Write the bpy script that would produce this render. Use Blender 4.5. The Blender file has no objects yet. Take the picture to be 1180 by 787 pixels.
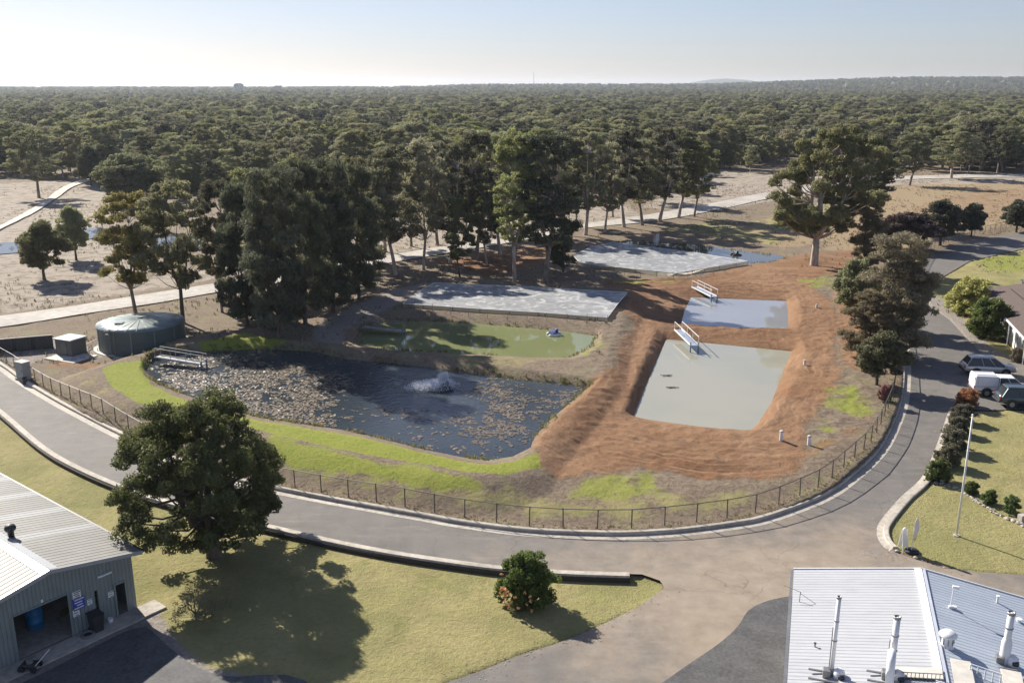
import bpy, bmesh, math, random
import numpy as np
from mathutils import Vector, Matrix
R = math.radians
sc = bpy.context.scene
col = sc.collection

# ------------------------------------------------------------------ camera
F = 1080.0; PT = R(15.2); H = 27.0
cP, sP = math.cos(PT), math.sin(PT)
cam = bpy.data.cameras.new('camera'); co = bpy.data.objects.new('camera', cam); col.objects.link(co)
cam.sensor_width = 36; cam.lens = F/1180*36; cam.clip_start = .5; cam.clip_end = 30000
co.location = (0, 0, H); co.rotation_euler = (R(90)-PT, 0, 0); sc.camera = co

# ------------------------------------------------------------------ sky, sun, exposure
SUN_EL = R(32); SUN_AZ = R(40)          # azimuth measured from +Y towards -X
w = bpy.data.worlds.new('World'); sc.world = w; w.use_nodes = True
nt = w.node_tree; bg = nt.nodes['Background']
sky = nt.nodes.new('ShaderNodeTexSky'); sky.sky_type = 'NISHITA'; sky.sun_disc = False
sky.sun_elevation = SUN_EL; sky.sun_rotation = -SUN_AZ
sky.air_density = 1.0; sky.dust_density = .6; sky.ozone_density = 2.5; sky.altitude = 200
# faint wisps of cloud low in the sky
tc = nt.nodes.new('ShaderNodeTexCoord'); mp = nt.nodes.new('ShaderNodeMapping')
mp.inputs['Scale'].default_value = (14, 14, 90)
ns = nt.nodes.new('ShaderNodeTexNoise'); ns.inputs['Scale'].default_value = 1.0; ns.inputs['Detail'].default_value = 5
cr = nt.nodes.new('ShaderNodeMapRange'); cr.inputs[1].default_value = .69; cr.inputs[2].default_value = .85; cr.inputs[4].default_value = .35
sx = nt.nodes.new('ShaderNodeSeparateXYZ'); m1 = nt.nodes.new('ShaderNodeMapRange')
m1.inputs[1].default_value = .02; m1.inputs[2].default_value = .05
mul = nt.nodes.new('ShaderNodeMath'); mul.operation = 'MULTIPLY'
mx = nt.nodes.new('ShaderNodeMix'); mx.data_type = 'RGBA'; mx.inputs[7].default_value = (9, 9, 9.2, 1)
L = nt.links.new
L(tc.outputs['Generated'], mp.inputs[0]); L(mp.outputs[0], ns.inputs['Vector']); L(ns.outputs[0], cr.inputs[0])
L(tc.outputs['Generated'], sx.inputs[0]); L(sx.outputs[2], m1.inputs[0]); L(cr.outputs[0], mul.inputs[0]); L(m1.outputs[0], mul.inputs[1])
L(mul.outputs[0], mx.inputs[0]); hs = nt.nodes.new('ShaderNodeHueSaturation'); hs.inputs['Saturation'].default_value = .75; tn = nt.nodes.new('ShaderNodeMix'); tn.data_type = 'RGBA'; tn.blend_type = 'MULTIPLY'; tn.inputs[0].default_value = 1; tn.inputs[7].default_value = (.965, .965, 1.13, 1); L(hs.outputs[0], tn.inputs[6]); L(sky.outputs[0], hs.inputs['Color']); 
# soften the glare around the sun: c * 1.35 / (1 + luminance / 20)
lum = nt.nodes.new('ShaderNodeRGBToBW'); L(tn.outputs[2], lum.inputs[0])
dv = nt.nodes.new('ShaderNodeMath'); dv.operation = 'MULTIPLY_ADD'; dv.inputs[1].default_value = 1/20/1.35; dv.inputs[2].default_value = 1/1.35; L(lum.outputs[0], dv.inputs[0])
cmb = nt.nodes.new('ShaderNodeVectorMath'); cmb.operation = 'DIVIDE'; L(tn.outputs[2], cmb.inputs[0]); L(dv.outputs[0], cmb.inputs[1]); L(cmb.outputs[0], mx.inputs[6]); L(mx.outputs[2], bg.inputs[0])
bg.inputs[1].default_value = .05
sl = bpy.data.lights.new('sun', 'SUN'); sl.energy = 5.0; sl.angle = R(.53); sl.color = (1, .93, .82)
so = bpy.data.objects.new('sun', sl); col.objects.link(so)
SD = Vector((-math.sin(SUN_AZ)*math.cos(SUN_EL), math.cos(SUN_AZ)*math.cos(SUN_EL), math.sin(SUN_EL)))
so.rotation_euler = SD.to_track_quat('Z', 'Y').to_euler(); so.location = SD*200
vs = sc.view_settings; vs.view_transform = 'Standard'; vs.look = 'None'; vs.gamma = 1; vs.exposure = .94; vs.use_curve_mapping = False
cy = sc.cycles; cy.max_bounces = 5; cy.diffuse_bounces = 2; cy.glossy_bounces = 3; cy.transmission_bounces = 3
cy.transparent_max_bounces = 8; cy.volume_bounces = 0; cy.caustics_reflective = False; cy.caustics_refractive = False
cy.use_denoising = True; cy.use_adaptive_sampling = True; cy.adaptive_threshold = .015

# ------------------------------------------------------------------ helpers
def P(px, py, z=0.0):
    u = (px-590)/F; v = (py-393.5)/F
    t = (H-z)/(sP+v*cP)
    return Vector((u*t, (cP-v*sP)*t, z))
def PP(pts, z=0.0): return [tuple(P(a, b, z)[:2]) for a, b in pts]
def topz(base, py):
    v = (py-393.5)/F
    return H-base[1]*(sP+v*cP)/(cP-v*sP)
def pxm(y):  # metres per photo pixel (horizontally) at ground row y
    return H/(sP+(y-393.5)/F*cP)/F
def sdf(poly, X, Y, far=12.0):
    """signed distance, positive inside; clipped to -far away from the outline"""
    X = np.asarray(X, float); Y = np.asarray(Y, float)
    out = np.full(X.shape, -float(far))
    p = np.array(poly); m = (X > p[:, 0].min()-far) & (X < p[:, 0].max()+far) & (Y > p[:, 1].min()-far) & (Y < p[:, 1].max()+far)
    if not m.any(): return out
    x = X[m]; y = Y[m]; d = np.full(x.shape, 1e18); ins = np.zeros(x.shape, bool)
    n = len(p)
    for i in range(n):
        ax, ay = p[i]; bx, by = p[(i+1) % n]
        ex, ey = bx-ax, by-ay; l2 = ex*ex+ey*ey+1e-12
        t = np.clip(((x-ax)*ex+(y-ay)*ey)/l2, 0, 1)
        d = np.minimum(d, (x-ax-t*ex)**2+(y-ay-t*ey)**2)
        if ay != by:
            c = ((ay > y) != (by > y)) & (x < (bx-ax)*(y-ay)/(by-ay)+ax); ins ^= c
    d = np.sqrt(d); out[m] = np.maximum(np.where(ins, d, -d), -far)
    return out
def dline(line, X, Y, far=30.0):
    d = np.full(np.shape(X), float(far)**2)
    for (ax, ay), (bx, by) in zip(line[:-1], line[1:]):
        ex, ey = bx-ax, by-ay; l2 = ex*ex+ey*ey+1e-12
        t = np.clip(((X-ax)*ex+(Y-ay)*ey)/l2, 0, 1)
        d = np.minimum(d, (X-ax-t*ex)**2+(Y-ay-t*ey)**2)
    return np.sqrt(d)
def sst(a, b, x):
    t = np.clip((x-a)/(b-a), 0, 1); return t*t*(3-2*t)
def smooth(pts, step=.6, closed=False):
    """Catmull-Rom through 2D/3D points"""
    pts = [Vector((*p, 0)) if len(p) == 2 else Vector(p) for p in pts]; n = len(pts); out = []
    rng = range(n if closed else n-1)
    for i in rng:
        if closed: a, b, c, d = pts[i-1], pts[i], pts[(i+1) % n], pts[(i+2) % n]
        else: a, b, c, d = pts[max(i-1, 0)], pts[i], pts[i+1], pts[min(i+2, n-1)]
        k = max(1, int((c-b).length/step))
        for j in range(k):
            t = j/k
            out.append(.5*((2*b)+(c-a)*t+(2*a-5*b+4*c-d)*t*t+(3*b-a-3*c+d)*t**3))
    if not closed: out.append(pts[-1].copy())
    return out
def vnoise(X, Y, seed=0):
    """cheap smooth value noise 0..1"""
    r = np.random.RandomState(seed).rand(256, 256)
    xi = np.floor(X).astype(int); yi = np.floor(Y).astype(int); fx = X-xi; fy = Y-yi
    fx = fx*fx*(3-2*fx); fy = fy*fy*(3-2*fy)
    g = lambda a, b: r[a % 256, b % 256]
    return (g(xi, yi)*(1-fx)+g(xi+1, yi)*fx)*(1-fy)+(g(xi, yi+1)*(1-fx)+g(xi+1, yi+1)*fx)*fy
def fbm(X, Y, s, seed=0, o=3):
    a = 0; t = 0
    for k in range(o): a = a+vnoise(X/s*2**k+17*k, Y/s*2**k, seed+k)/2**k; t += 1/2**k
    return a/t

class MB:
    def __init__(s): s.v = []; s.f = []
    def add(s, vs_, fs):
        o = len(s.v); s.v += [tuple(q) for q in vs_]; s.f += [tuple(i+o for i in f) for f in fs]; return s
    def box(s, c, d, rz=0, M=None):
        hx, hy, hz = d[0]/2, d[1]/2, d[2]/2
        q = [Vector((x*hx, y*hy, z*hz)) for z in (-1, 1) for y in (-1, 1) for x in (-1, 1)]
        Rm = M if M is not None else Matrix.Rotation(rz, 3, 'Z')
        q = [Rm @ a+Vector(c) for a in q]
        return s.add(q, [(0, 2, 3, 1), (4, 5, 7, 6), (0, 1, 5, 4), (1, 3, 7, 5), (3, 2, 6, 7), (2, 0, 4, 6)])
    def bar(s, a, b, w_, h_=None):
        """square bar from a to b"""
        a = Vector(a); b = Vector(b); d = b-a; h_ = h_ or w_
        z = d.normalized(); x = z.cross(Vector((0, 0, 1)));
        x = Vector((1, 0, 0)) if x.length < 1e-3 else x.normalized()
        y = z.cross(x).normalized()
        M = Matrix((x, y, z)).transposed()
        return s.box((a+b)/2, (w_, h_, d.length), M=M)
    def tube(s, path, rad, n=8, cap=True):
        path = [Vector(p) for p in path]; k = len(path)
        if not hasattr(rad, '__len__'): rad = [rad]*k
        vs_ = []; fs = []; ref = None
        for i, p in enumerate(path):
            t = (path[min(i+1, k-1)]-path[max(i-1, 0)]).normalized()
            if ref is None:
                ref = Vector((1, 0, 0)) if abs(t.x) < .8 else Vector((0, 1, 0))
            x = (ref-t*ref.dot(t)).normalized(); y = t.cross(x); ref = x
            for j in range(n):
                a = 2*math.pi*j/n; vs_.append(p+(x*math.cos(a)+y*math.sin(a))*rad[i])
        for i in range(k-1):
            for j in range(n):
                fs.append((i*n+j, i*n+(j+1) % n, (i+1)*n+(j+1) % n, (i+1)*n+j))
        if cap: fs.append(tuple(range(n))[::-1]); fs.append(tuple((k-1)*n+j for j in range(n)))
        return s.add(vs_, fs)
    def cyl(s, c, r, h, n=16, r2=None): return s.tube([c, (c[0], c[1], c[2]+h)], [r, r if r2 is None else r2], n)
    def lathe(s, c, prof, n=24):
        vs_ = []; fs = []
        for (r, z) in prof:
            for j in range(n):
                a = 2*math.pi*j/n; vs_.append((c[0]+r*math.cos(a), c[1]+r*math.sin(a), c[2]+z))
        for i in range(len(prof)-1):
            for j in range(n): fs.append((i*n+j, i*n+(j+1) % n, (i+1)*n+(j+1) % n, (i+1)*n+j))
        return s.add(vs_, fs)
    def obj(s, name, m, parent=None, smooth_=False, bevel=0):
        me = bpy.data.meshes.new(name); me.from_pydata(s.v, [], s.f); me.update()
        o = link(name, me, m, parent)
        if smooth_: me.polygons.foreach_set('use_smooth', [True]*len(me.polygons))
        if bevel:
            b = o.modifiers.new('b', 'BEVEL'); b.width = bevel; b.segments = 2; b.limit_method = 'ANGLE'; b.angle_limit = R(40)
        return o
def link(name, me, m=None, parent=None):
    o = bpy.data.objects.new(name, me); col.objects.link(o)
    if m is not None and len(me.materials) == 0: me.materials.append(m)
    if parent is not None: o.parent = parent
    return o
def tag(o, label=None, cat=None, group=None, kind=None):
    if label: o['label'] = label
    if cat: o['category'] = cat
    if group: o['group'] = group
    if kind: o['kind'] = kind
    return o
def empty(name, loc, label, cat, group=None, rz=0):
    o = bpy.data.objects.new(name, None); col.objects.link(o); o.location = loc; o.rotation_euler = (0, 0, rz)
    o.empty_display_size = .3
    return tag(o, label, cat, group)
def copy_thing(o, label=None, parent=None):
    c = o.copy(); col.objects.link(c); c.parent = parent
    if label: c['label'] = label
    for ch in [q for q in bpy.data.objects if q.parent is o]: copy_thing(ch, None, c)
    return c

# ------------------------------------------------------------------ materials
class NT:
    def __init__(s, name):
        s.m = bpy.data.materials.new(name); s.m.use_nodes = True; s.t = s.m.node_tree
        s.b = s.t.nodes['Principled BSDF']; s.out = s.t.nodes['Material Output']
    def n(s, typ, **kw):
        q = s.t.nodes.new('ShaderNode'+typ)
        for k, v in kw.items():
            if k.startswith('i_'): q.inputs[k[2:].replace('_', ' ')].default_value = v
            elif k[0] == 'I': q.inputs[int(k[1:])].default_value = v
            else: setattr(q, k, v)
        return q
    def l(s, a, b): s.t.links.new(a, b)
    def math(s, op, a, b=None, c=None):
        q = s.n('Math', operation=op)
        for i, x in enumerate((a, b, c)):
            if x is None: continue
            if isinstance(x, (int, float)): q.inputs[i].default_value = x
            else: s.l(x, q.inputs[i])
        return q.outputs[0]
    def coord(s, scale=(1, 1, 1), obj=True):
        g = s.n('TexCoord') if obj else s.n('NewGeometry'); mp = s.n('Mapping'); mp.inputs['Scale'].default_value = scale
        s.l(g.outputs['Object'] if obj else g.outputs['Position'], mp.inputs[0]); return mp.outputs[0]
    def noise(s, vec, scale, detail=4, rough=.55, dist=0):
        q = s.n('TexNoise'); q.inputs['Scale'].default_value = scale; q.inputs['Detail'].default_value = detail
        q.inputs['Roughness'].default_value = rough; q.inputs['Distortion'].default_value = dist
        s.l(vec, q.inputs['Vector']); return q.outputs[0]
    def rng(s, x, a, b, c=0, d=1, sm=False):
        q = s.n('MapRange'); q.inputs[1].default_value = a; q.inputs[2].default_value = b; q.inputs[3].default_value = c; q.inputs[4].default_value = d
        if sm: q.interpolation_type = 'SMOOTHSTEP'
        s.l(x, q.inputs[0]); return q.outputs[0]
    def mix(s, f, a, b, mode='MIX'):
        q = s.n('Mix'); q.data_type = 'RGBA'; q.blend_type = mode
        for i, x in ((0, f), (6, a), (7, b)):
            if isinstance(x, (int, float)): q.inputs[i].default_value = x
            elif isinstance(x, tuple): q.inputs[i].default_value = (*x, 1) if len(x) == 3 else x
            else: s.l(x, q.inputs[i])
        return q.outputs[2]
    def attr(s, name):
        q = s.n('Attribute'); q.attribute_name = name; return q
    def bump(s, h, strength=.3, dist=.1):
        q = s.n('Bump'); q.inputs['Strength'].default_value = strength; q.inputs['Distance'].default_value = dist
        s.l(h, q.inputs['Height']); s.l(q.outputs[0], s.b.inputs['Normal']); return q
def plain(name, c, rough=.6, metal=0, var=.18, sc_=2.5, spec=.5):
    k = NT(name); v = k.coord(obj=False); n1 = k.noise(v, sc_, 5, .6); n2 = k.noise(v, sc_*.13, 2)
    s_ = k.math('ADD', k.math('MULTIPLY', n1, .6), k.math('MULTIPLY', n2, .4))
    lo = tuple(max(0, x*(1-var*1.6)) for x in c); hi = tuple(min(1, x*(1+var)) for x in c)
    k.l(k.mix(k.rng(s_, .32, .68), lo, hi), k.b.inputs['Base Color'])
    k.b.inputs['Roughness'].default_value = rough; k.b.inputs['Metallic'].default_value = metal
    k.b.inputs['Specular IOR Level'].default_value = spec
    return k.m
def ribbed(name, c, axis, period, rough=.45, spec=.5, var=.12, streak=None, depth=.03, dark=.9, stripes=None):
    """corrugated sheet: ribs perpendicular to local axis"""
    k = NT(name); g = k.coord(); sep = k.n('SeparateXYZ'); k.l(g, sep.inputs[0]); a = sep.outputs['XYZ'.index(axis)]
    t = k.math('FRACT', k.math('DIVIDE', a, period)); tri = k.math('ABSOLUTE', k.math('SUBTRACT', t, .5))
    h = k.rng(tri, .30, .42, 0, 1, True)
    n1 = k.noise(g, 1.1, 6, .65); n2 = k.noise(g, .25, 3)
    lo = tuple(x*(1-var*2) for x in c); base = k.mix(k.rng(k.math('ADD', k.math('MULTIPLY', n1, .5), k.math('MULTIPLY', n2, .5)), .35, .65), lo, c)
    if stripes is not None:   # sheets of another tone: (axis value, halfwidth) list, colour
        for (p0, hw) in stripes[0]:
            d = k.math('ABSOLUTE', k.math('SUBTRACT', a, p0)); base = k.mix(k.math('LESS_THAN', d, hw), base, stripes[1])
    sheet = k.math('FRACT', k.math('MULTIPLY', k.math('SINE', k.math('MULTIPLY', k.math('FLOOR', k.math('DIVIDE', a, period*4)), 12.9)), 43.7))
    base = k.mix(k.rng(sheet, 0, 1, 0, .22), base, tuple(x*.72 for x in c))
    sv = [1, 1, 1]; sv['XYZ'.index(axis)] = 5; sv = [q*.9 if q == 1 else q for q in sv]; stn = k.noise(k.coord(tuple(sv)), .9, 5, .7); base = k.mix(k.rng(stn, .5, .72, 0, .35), base, tuple(x*.5 for x in c))
    base = k.mix(k.math('MULTIPLY', h, .35), base, tuple(x*dark*.6 for x in c))
    k.l(base, k.b.inputs['Base Color']); k.b.inputs['Roughness'].default_value = rough; k.b.inputs['Specular IOR Level'].default_value = spec
    k.bump(h, 1, depth); return k.m

def leafmat(name, a, b, trans=.3, objvar=.35):
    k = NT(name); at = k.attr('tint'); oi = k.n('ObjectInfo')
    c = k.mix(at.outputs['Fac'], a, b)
    r1 = k.rng(oi.outputs['Random'], 0, 1, 1-objvar, 1+objvar)
    hsv = k.n('HueSaturation'); k.l(c, hsv.inputs['Color']); k.l(r1, hsv.inputs['Value'])
    r2 = k.math('FRACT', k.math('MULTIPLY', oi.outputs['Random'], 7.31)); k.l(k.rng(r2, 0, 1, .475, .52), hsv.inputs['Hue'])
    k.l(k.rng(k.math('FRACT', k.math('MULTIPLY', oi.outputs['Random'], 3.7)), 0, 1, .7, 1.1), hsv.inputs['Saturation'])
    k.t.nodes.remove(k.b)
    d = k.n('BsdfDiffuse'); t = k.n('BsdfTranslucent'); g = k.n('BsdfGlossy'); g.inputs['Roughness'].default_value = .6
    g.inputs['Color'].default_value = (.8, .8, .75, 1)
    m = k.n('MixShader'); m.inputs[0].default_value = trans; m2 = k.n('MixShader'); m2.inputs[0].default_value = .035
    k.l(hsv.outputs[0], d.inputs[0]); k.l(hsv.outputs[0], t.inputs[0]); k.l(d.outputs[0], m.inputs[1]); k.l(t.outputs[0], m.inputs[2])
    k.l(m.outputs[0], m2.inputs[1]); k.l(g.outputs[0], m2.inputs[2]); k.l(m2.outputs[0], k.out.inputs[0])
    return k.m
LM = dict(
 gum=leafmat('leaves_gum', (0.125, 0.13, 0.06), (0.33, 0.325, 0.15), 0.48, 0.55),
 gold_lit=leafmat('leaves_gum_gold_lit', (0.12, 0.115, 0.045), (0.36, 0.31, 0.11), 0.5, 0.12),  # gum leaves with golden sunlight put into the colour
 dark=leafmat('leaves_dark', (0.06, 0.068, 0.04), (0.15, 0.16, 0.085), 0.4, 0.2),
 pine=leafmat('leaves_fig', (0.055, 0.066, 0.026), (0.18, 0.195, 0.07), 0.42, 0.05),
 lime=leafmat('leaves_lime', (.24, .29, .03), (.58, .58, .08), .5, .05),
 mid=leafmat('leaves_mid', (0.13, 0.145, 0.055), (0.32, 0.33, 0.13), 0.5, 0.2),
 plum=leafmat('leaves_plum', (.045, .028, .024), (.11, .07, .05), .2, .1),
 rust=leafmat('leaves_rust', (0.13, 0.105, 0.065), (0.33, 0.265, 0.17), 0.4, 0.12),
 orange=leafmat('leaves_orange', (.22, .09, .045), (.50, .25, .13), .4, .05),
 hedge=leafmat('leaves_hedge', (0.08, 0.08, 0.045), (0.24, 0.22, 0.13), 0.35, 0.2),
 green=leafmat('leaves_green', (0.05, 0.08, 0.02), (0.16, 0.22, 0.05), 0.4, 0.1),
 flower=leafmat('petals_orange', (.75, .3, .02), (.9, .55, .05), .3, .05),
 grass=leafmat('grass_blades', (.10, .12, .03), (.30, .27, .11), .4, .1),
)
def barkmat(name, a, b, sc_=3):
    k = NT(name); v = k.coord((1, 1, .25)); n = k.noise(v, sc_, 5, .65)
    k.l(k.mix(k.rng(n, .35, .65), a, b), k.b.inputs['Base Color']); k.b.inputs['Roughness'].default_value = .85; k.bump(n, .6, .05); return k.m
BK_PALE = barkmat('bark_pale', (.27, .21, .165), (.56, .48, .41)); BK_DARK = barkmat('bark_dark', (.06, .048, .038), (.15, .12, .095)); BK_MID = barkmat('bark_mid', (.14, .11, .09), (.34, .28, .23))
M_CONC = plain('concrete', (.44, .40, .34), .85, var=.25, sc_=3)
M_CONC2 = plain('concrete_pale', (.55, .52, .47), .85, var=.2, sc_=1.5)
M_GALV = plain('galvanised_steel', (.30, .30, .30), .45, .6)
M_POST = plain('fence_post', (.115, .105, .095), .6, .2)
M_WHITE = plain('white_paint', (.78, .78, .77), .45, var=.06)
M_DARK = plain('dark_metal', (.035, .037, .04), .5)
M_BLACK = plain('black_rubber', (.02, .02, .022), .7)
M_BLUE = plain('blue_paint', (.04, .10, .36), .4)

# ------------------------------------------------------------------ layout, measured in photo pixels and unprojected
edgeA = PP([(-90, 379), (-40, 401), (0, 422), (24, 439), (60, 461), (95, 480), (134, 500), (200, 531), (270, 554), (342, 570), (440, 588), (491, 597), (530, 604), (596, 612.5), (650, 616), (713, 617.5),
            (760, 615.5), (791, 613), (845, 606), (885, 598), (948, 574), (984, 549), (1016, 517), (1035, 478), (1041, 455), (1043, 425), (1042, 396), (1039, 375)])
edgeB = PP([(-90, 420), (-40, 448), (0, 472), (52, 515), (95, 540), (157, 566), (210, 582), (268, 596), (320, 608), (380, 622), (440, 634), (510, 645), (576, 653.5), (650, 659), (725, 661.5)])
roadR = PP([(1023, 633), (1015, 624), (1012, 612), (1017, 600), (1038, 575), (1064, 550), (1079, 518), (1089, 490), (1095, 472)])
sA = smooth(edgeA, .7); sB = smooth(edgeB, .7); sR = smooth(roadR, .35)
road_poly = [p[:2] for p in sA] + PP([(1042, 352), (1050, 331), (1060, 308), (1072, 293), (1110, 280), (1180, 267), (1280, 250), (1280, 275), (1180, 287), (1118, 301), (1082, 322), (1070, 338), (1069, 351), (1093, 368), (1112, 389), (1132, 409), (1160, 414), (1290, 432), (1290, 475), (1180, 472), (1140, 473)]) \
  + [p[:2] for p in sR[::-1]] + PP([(1040, 640), (1088, 655), (1125, 659), (1180, 663), (1290, 672), (1290, 1150), (330, 1150), (440, 827), (514, 787), (560, 771), (596, 756), (640, 742), (674, 729), (704, 715), (732, 701), (752, 688), (766, 677), (760, 669), (740, 662)]) \
  + [p[:2] for p in sB[::-1]]
lawn_poly = [p[:2] for p in sB] + PP([(740, 662), (760, 669), (766, 677), (752, 688), (732, 701), (704, 715), (674, 729), (640, 742), (596, 756), (560, 771), (514, 787), (440, 827), (300, 900), (-200, 900), (-200, 420)])
# ponds: (water outline, bank outline, water level, bank level)
ZP, ZE = 1.2, .5; ZB = -.2
lilyW = PP([(167, 427), (176, 413), (200, 408), (235, 405), (300, 402), (360, 405), (401, 414), (455, 419), (523, 427), (575, 434), (614, 439), (650, 442), (677, 446), (664, 458), (645, 474), (629, 488), (616, 503), (611, 516), (590, 526), (562, 530), (535, 527), (500, 520), (471, 513), (435, 504), (401, 496), (340, 487), (299, 481), (260, 470), (226, 459), (200, 450), (180, 441)], .5)
lilyT = PP([(160, 425), (168, 408), (195, 400), (235, 394), (300, 390), (362, 394), (405, 404), (455, 409), (523, 412), (575, 420), (614, 425.5), (655, 430), (692, 435), (676, 454), (655, 472), (638, 488), (624, 503), (618, 519), (594, 531), (562, 536), (532, 533), (497, 526), (468, 519), (433, 510), (399, 502), (340, 493), (297, 487), (256, 476), (222, 465), (194, 455), (172, 444)], ZP)
grnW = PP([(413, 395), (418, 382), (440, 372), (480, 370), (535, 372), (600, 377), (650, 382), (686, 387), (683, 397), (672, 405), (657, 412), (614, 412), (580, 410), (547, 408), (500, 406), (462, 404), (435, 401)], .55)
grnT = PP([(402, 398), (408, 376), (432, 360.5), (478, 357), (535, 359), (600, 364), (652, 369), (693, 376), (694, 396), (680, 407), (662, 414), (614, 415), (580, 413), (547, 411), (500, 409), (460, 407.5), (430, 404)], ZP)
ZW = -.3
eW = PP([(797, 342.5), (830, 344), (880, 346), (906, 347), (908, 362), (908, 379), (860, 378.5), (820, 377), (785, 374), (790, 357)], ZB)
eT = PP([(785, 331), (830, 332.5), (880, 334), (916, 335), (922, 352), (924, 368), (918, 379), (860, 377.5), (815, 376), (775, 373), (700, 364), (716, 338)], ZE)
fW = PP([(768, 391), (810, 395), (870, 401), (912, 405), (905, 421), (898, 440), (888, 465), (872, 489), (864, 496), (830, 494), (780, 488), (730, 481), (742, 450), (755, 420)], ZW)
fT = PP([(757, 377.5), (810, 378.5), (870, 380), (920, 383), (930, 405), (920, 430), (905, 460), (888, 487), (872, 496), (830, 496), (780, 491), (724, 483), (716, 476), (735, 430), (748, 398)], ZE)
dW = PP([(662, 300), (695, 282), (740, 278), (790, 282), (811, 284), (850, 289), (905, 296), (890, 302), (850, 305), (780, 314), (700, 309)], .15)
dT = PP([(645, 303), (685, 274), (742, 268), (795, 272), (845, 281), (918, 292), (900, 303), (855, 308), (782, 319), (695, 313)], .35)
PONDS = [(lilyW, lilyT, .5), (grnW, grnT, .55), (eW, eT, ZB), (fW, fT, ZW), (dW, dT, .15)]
plat1 = PP([(112, 425), (118, 438), (145, 459), (222, 477), (300, 499), (360, 514), (430, 530), (500, 543), (560, 546), (602, 538), (622, 514), (662, 470), (690, 436), (706, 385), (726, 334), (500, 318), (440, 335), (380, 365), (300, 378), (240, 386), (210, 392), (190, 402), (150, 412)], ZP)
plat2 = PP([(650, 545), (655, 500), (712, 400), (716, 330), (800, 316), (955, 310), (980, 400), (990, 470), (950, 520), (880, 545), (760, 560)], ZE)
platD = PP([(630, 320), (635, 290), (690, 262), (800, 262), (930, 290), (900, 312), (780, 326), (690, 322)], .35)
def height(X, Y, noise=True):
    X = np.asarray(X, float); Y = np.asarray(Y, float)
    h = -.02+ZP*sst(-4.5, 0, sdf(plat1, X, Y)); h2 = ZE*sst(-7, 0, sdf(plat2, X, Y)); h3 = .35*sst(-7, 0, sdf(platD, X, Y))
    dr = sdf(road_poly, X, Y)
    h = np.maximum(np.maximum(h, h2), h3)
    bump = (fbm(X, Y, 5, 3)-.5)*.22+(fbm(X, Y, 1.2, 9)-.5)*.08
    near = sst(0, 3.5, -dr)
    if noise: h = h+bump*near*.8*(Y < 400)+(fbm(X, Y, 60, 5)-.5)*2.0*sst(140, 260, Y)
    # lawn below the road kerb
    if noise: h = h+((fbm(X, Y, .75, 55)-.5)*.22+(vnoise(X*3.1, Y*3.1, 56)-.5)*.07)*sst(-5, 1, sdf(plat2, X, Y))
    inl = sst(-.1, .3, sdf(lawn_poly, X, Y)); dB = dline([p[:2] for p in sB], X, Y)
    h = h-inl*.24*sst(6, .3, dB)
    # verge behind the main kerb stands a little above the road
    dA = dline([p[:2] for p in sA], X, Y); h = h+.14*sst(1.6, .15, dA)*(dr < 0)
    h = np.where(dr > -.12, -.12, h)
    for (W, T, zw) in PONDS:
        dt = sdf(T, X, Y, 3); dw = sdf(W, X, Y, 15)
        b = np.clip(dt/(dt+np.maximum(-dw, 0)+1e-3), 0, 1)
        wob = (fbm(X, Y, 4.5, 21)-.5)*.3 if noise else 0
        z = np.where(dw > 0, zw-.06-np.minimum(dw*.5, .9), h+(zw-h)*np.clip(b+wob*b*(1-b)*2, 0, 1)**1.15)
        h = np.where(dt > 0, z, h)
    far = 9*sst(1400, 4200, Y)+35*sst(2600, 4600, Y)*sst(.15, .44, X/np.maximum(Y, 1))+11*sst(2400, 4000, Y)*sst(-.13, -.02, X/np.maximum(Y, 1))
    return h+far+(fbm(X, Y, 700, 31)-.5)*6*sst(1500, 3500, Y)
def hz(x, y): return float(height(np.array([x]), np.array([y]), True)[0])
def G(px, py, it=3):
    """ground point seen at photo pixel"""
    z = 0.0
    for _ in range(it): p = P(px, py, z); z = hz(p.x, p.y)
    return Vector((p.x, p.y, z))

# ------------------------------------------------------------------ ground sheet
def axis(a, b, step, lim, g=1.07):
    c = list(np.arange(a, b+1e-6, step)); s_ = step; v = c[-1]
    while v < lim[1]: s_ *= g; v += s_; c.append(v)
    s_ = step; v = c[0]; pre = []
    while v > lim[0]: s_ *= g; v -= s_; pre.append(v)
    return np.array(pre[::-1]+c)
gx = axis(-58, 78, .2, (-9000, 9000)); gy = axis(38, 130, .2, (-60, 9000), 1.05)
XX, YY = np.meshgrid(gx, gy); X = XX.ravel(); Y = YY.ravel(); Z = height(X, Y)
def gridmesh(name, nx, ny, co_):
    me = bpy.data.meshes.new(name); me.vertices.add(nx*ny); me.vertices.foreach_set('co', co_.astype(np.float32).ravel())
    i, j = np.meshgrid(np.arange(nx-1), np.arange(ny-1)); a = (j*nx+i).ravel()
    q = np.stack([a, a+1, a+nx+1, a+nx], 1).astype(np.int32)
    me.loops.add(q.size); me.loops.foreach_set('vertex_index', q.ravel()); me.polygons.add(len(q))
    me.polygons.foreach_set('loop_start', np.arange(0, q.size, 4, dtype=np.int32)); me.polygons.foreach_set('loop_total', np.full(len(q), 4, np.int32))
    me.polygons.foreach_set('use_smooth', np.ones(len(q), bool)); me.update(calc_edges=True); return me
gme = gridmesh('ground', len(gx), len(gy), np.stack([X, Y, Z], 1))
def mask(polys, soft=2.0, z=0.0):
    m = np.zeros(X.shape)
    for p in polys: m = np.maximum(m, np.clip(.5+sdf(PP(p, z) if p[0][0] > 200 or z or True else p, X, Y)/(2*soft), 0, 1))
    return m
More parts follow.
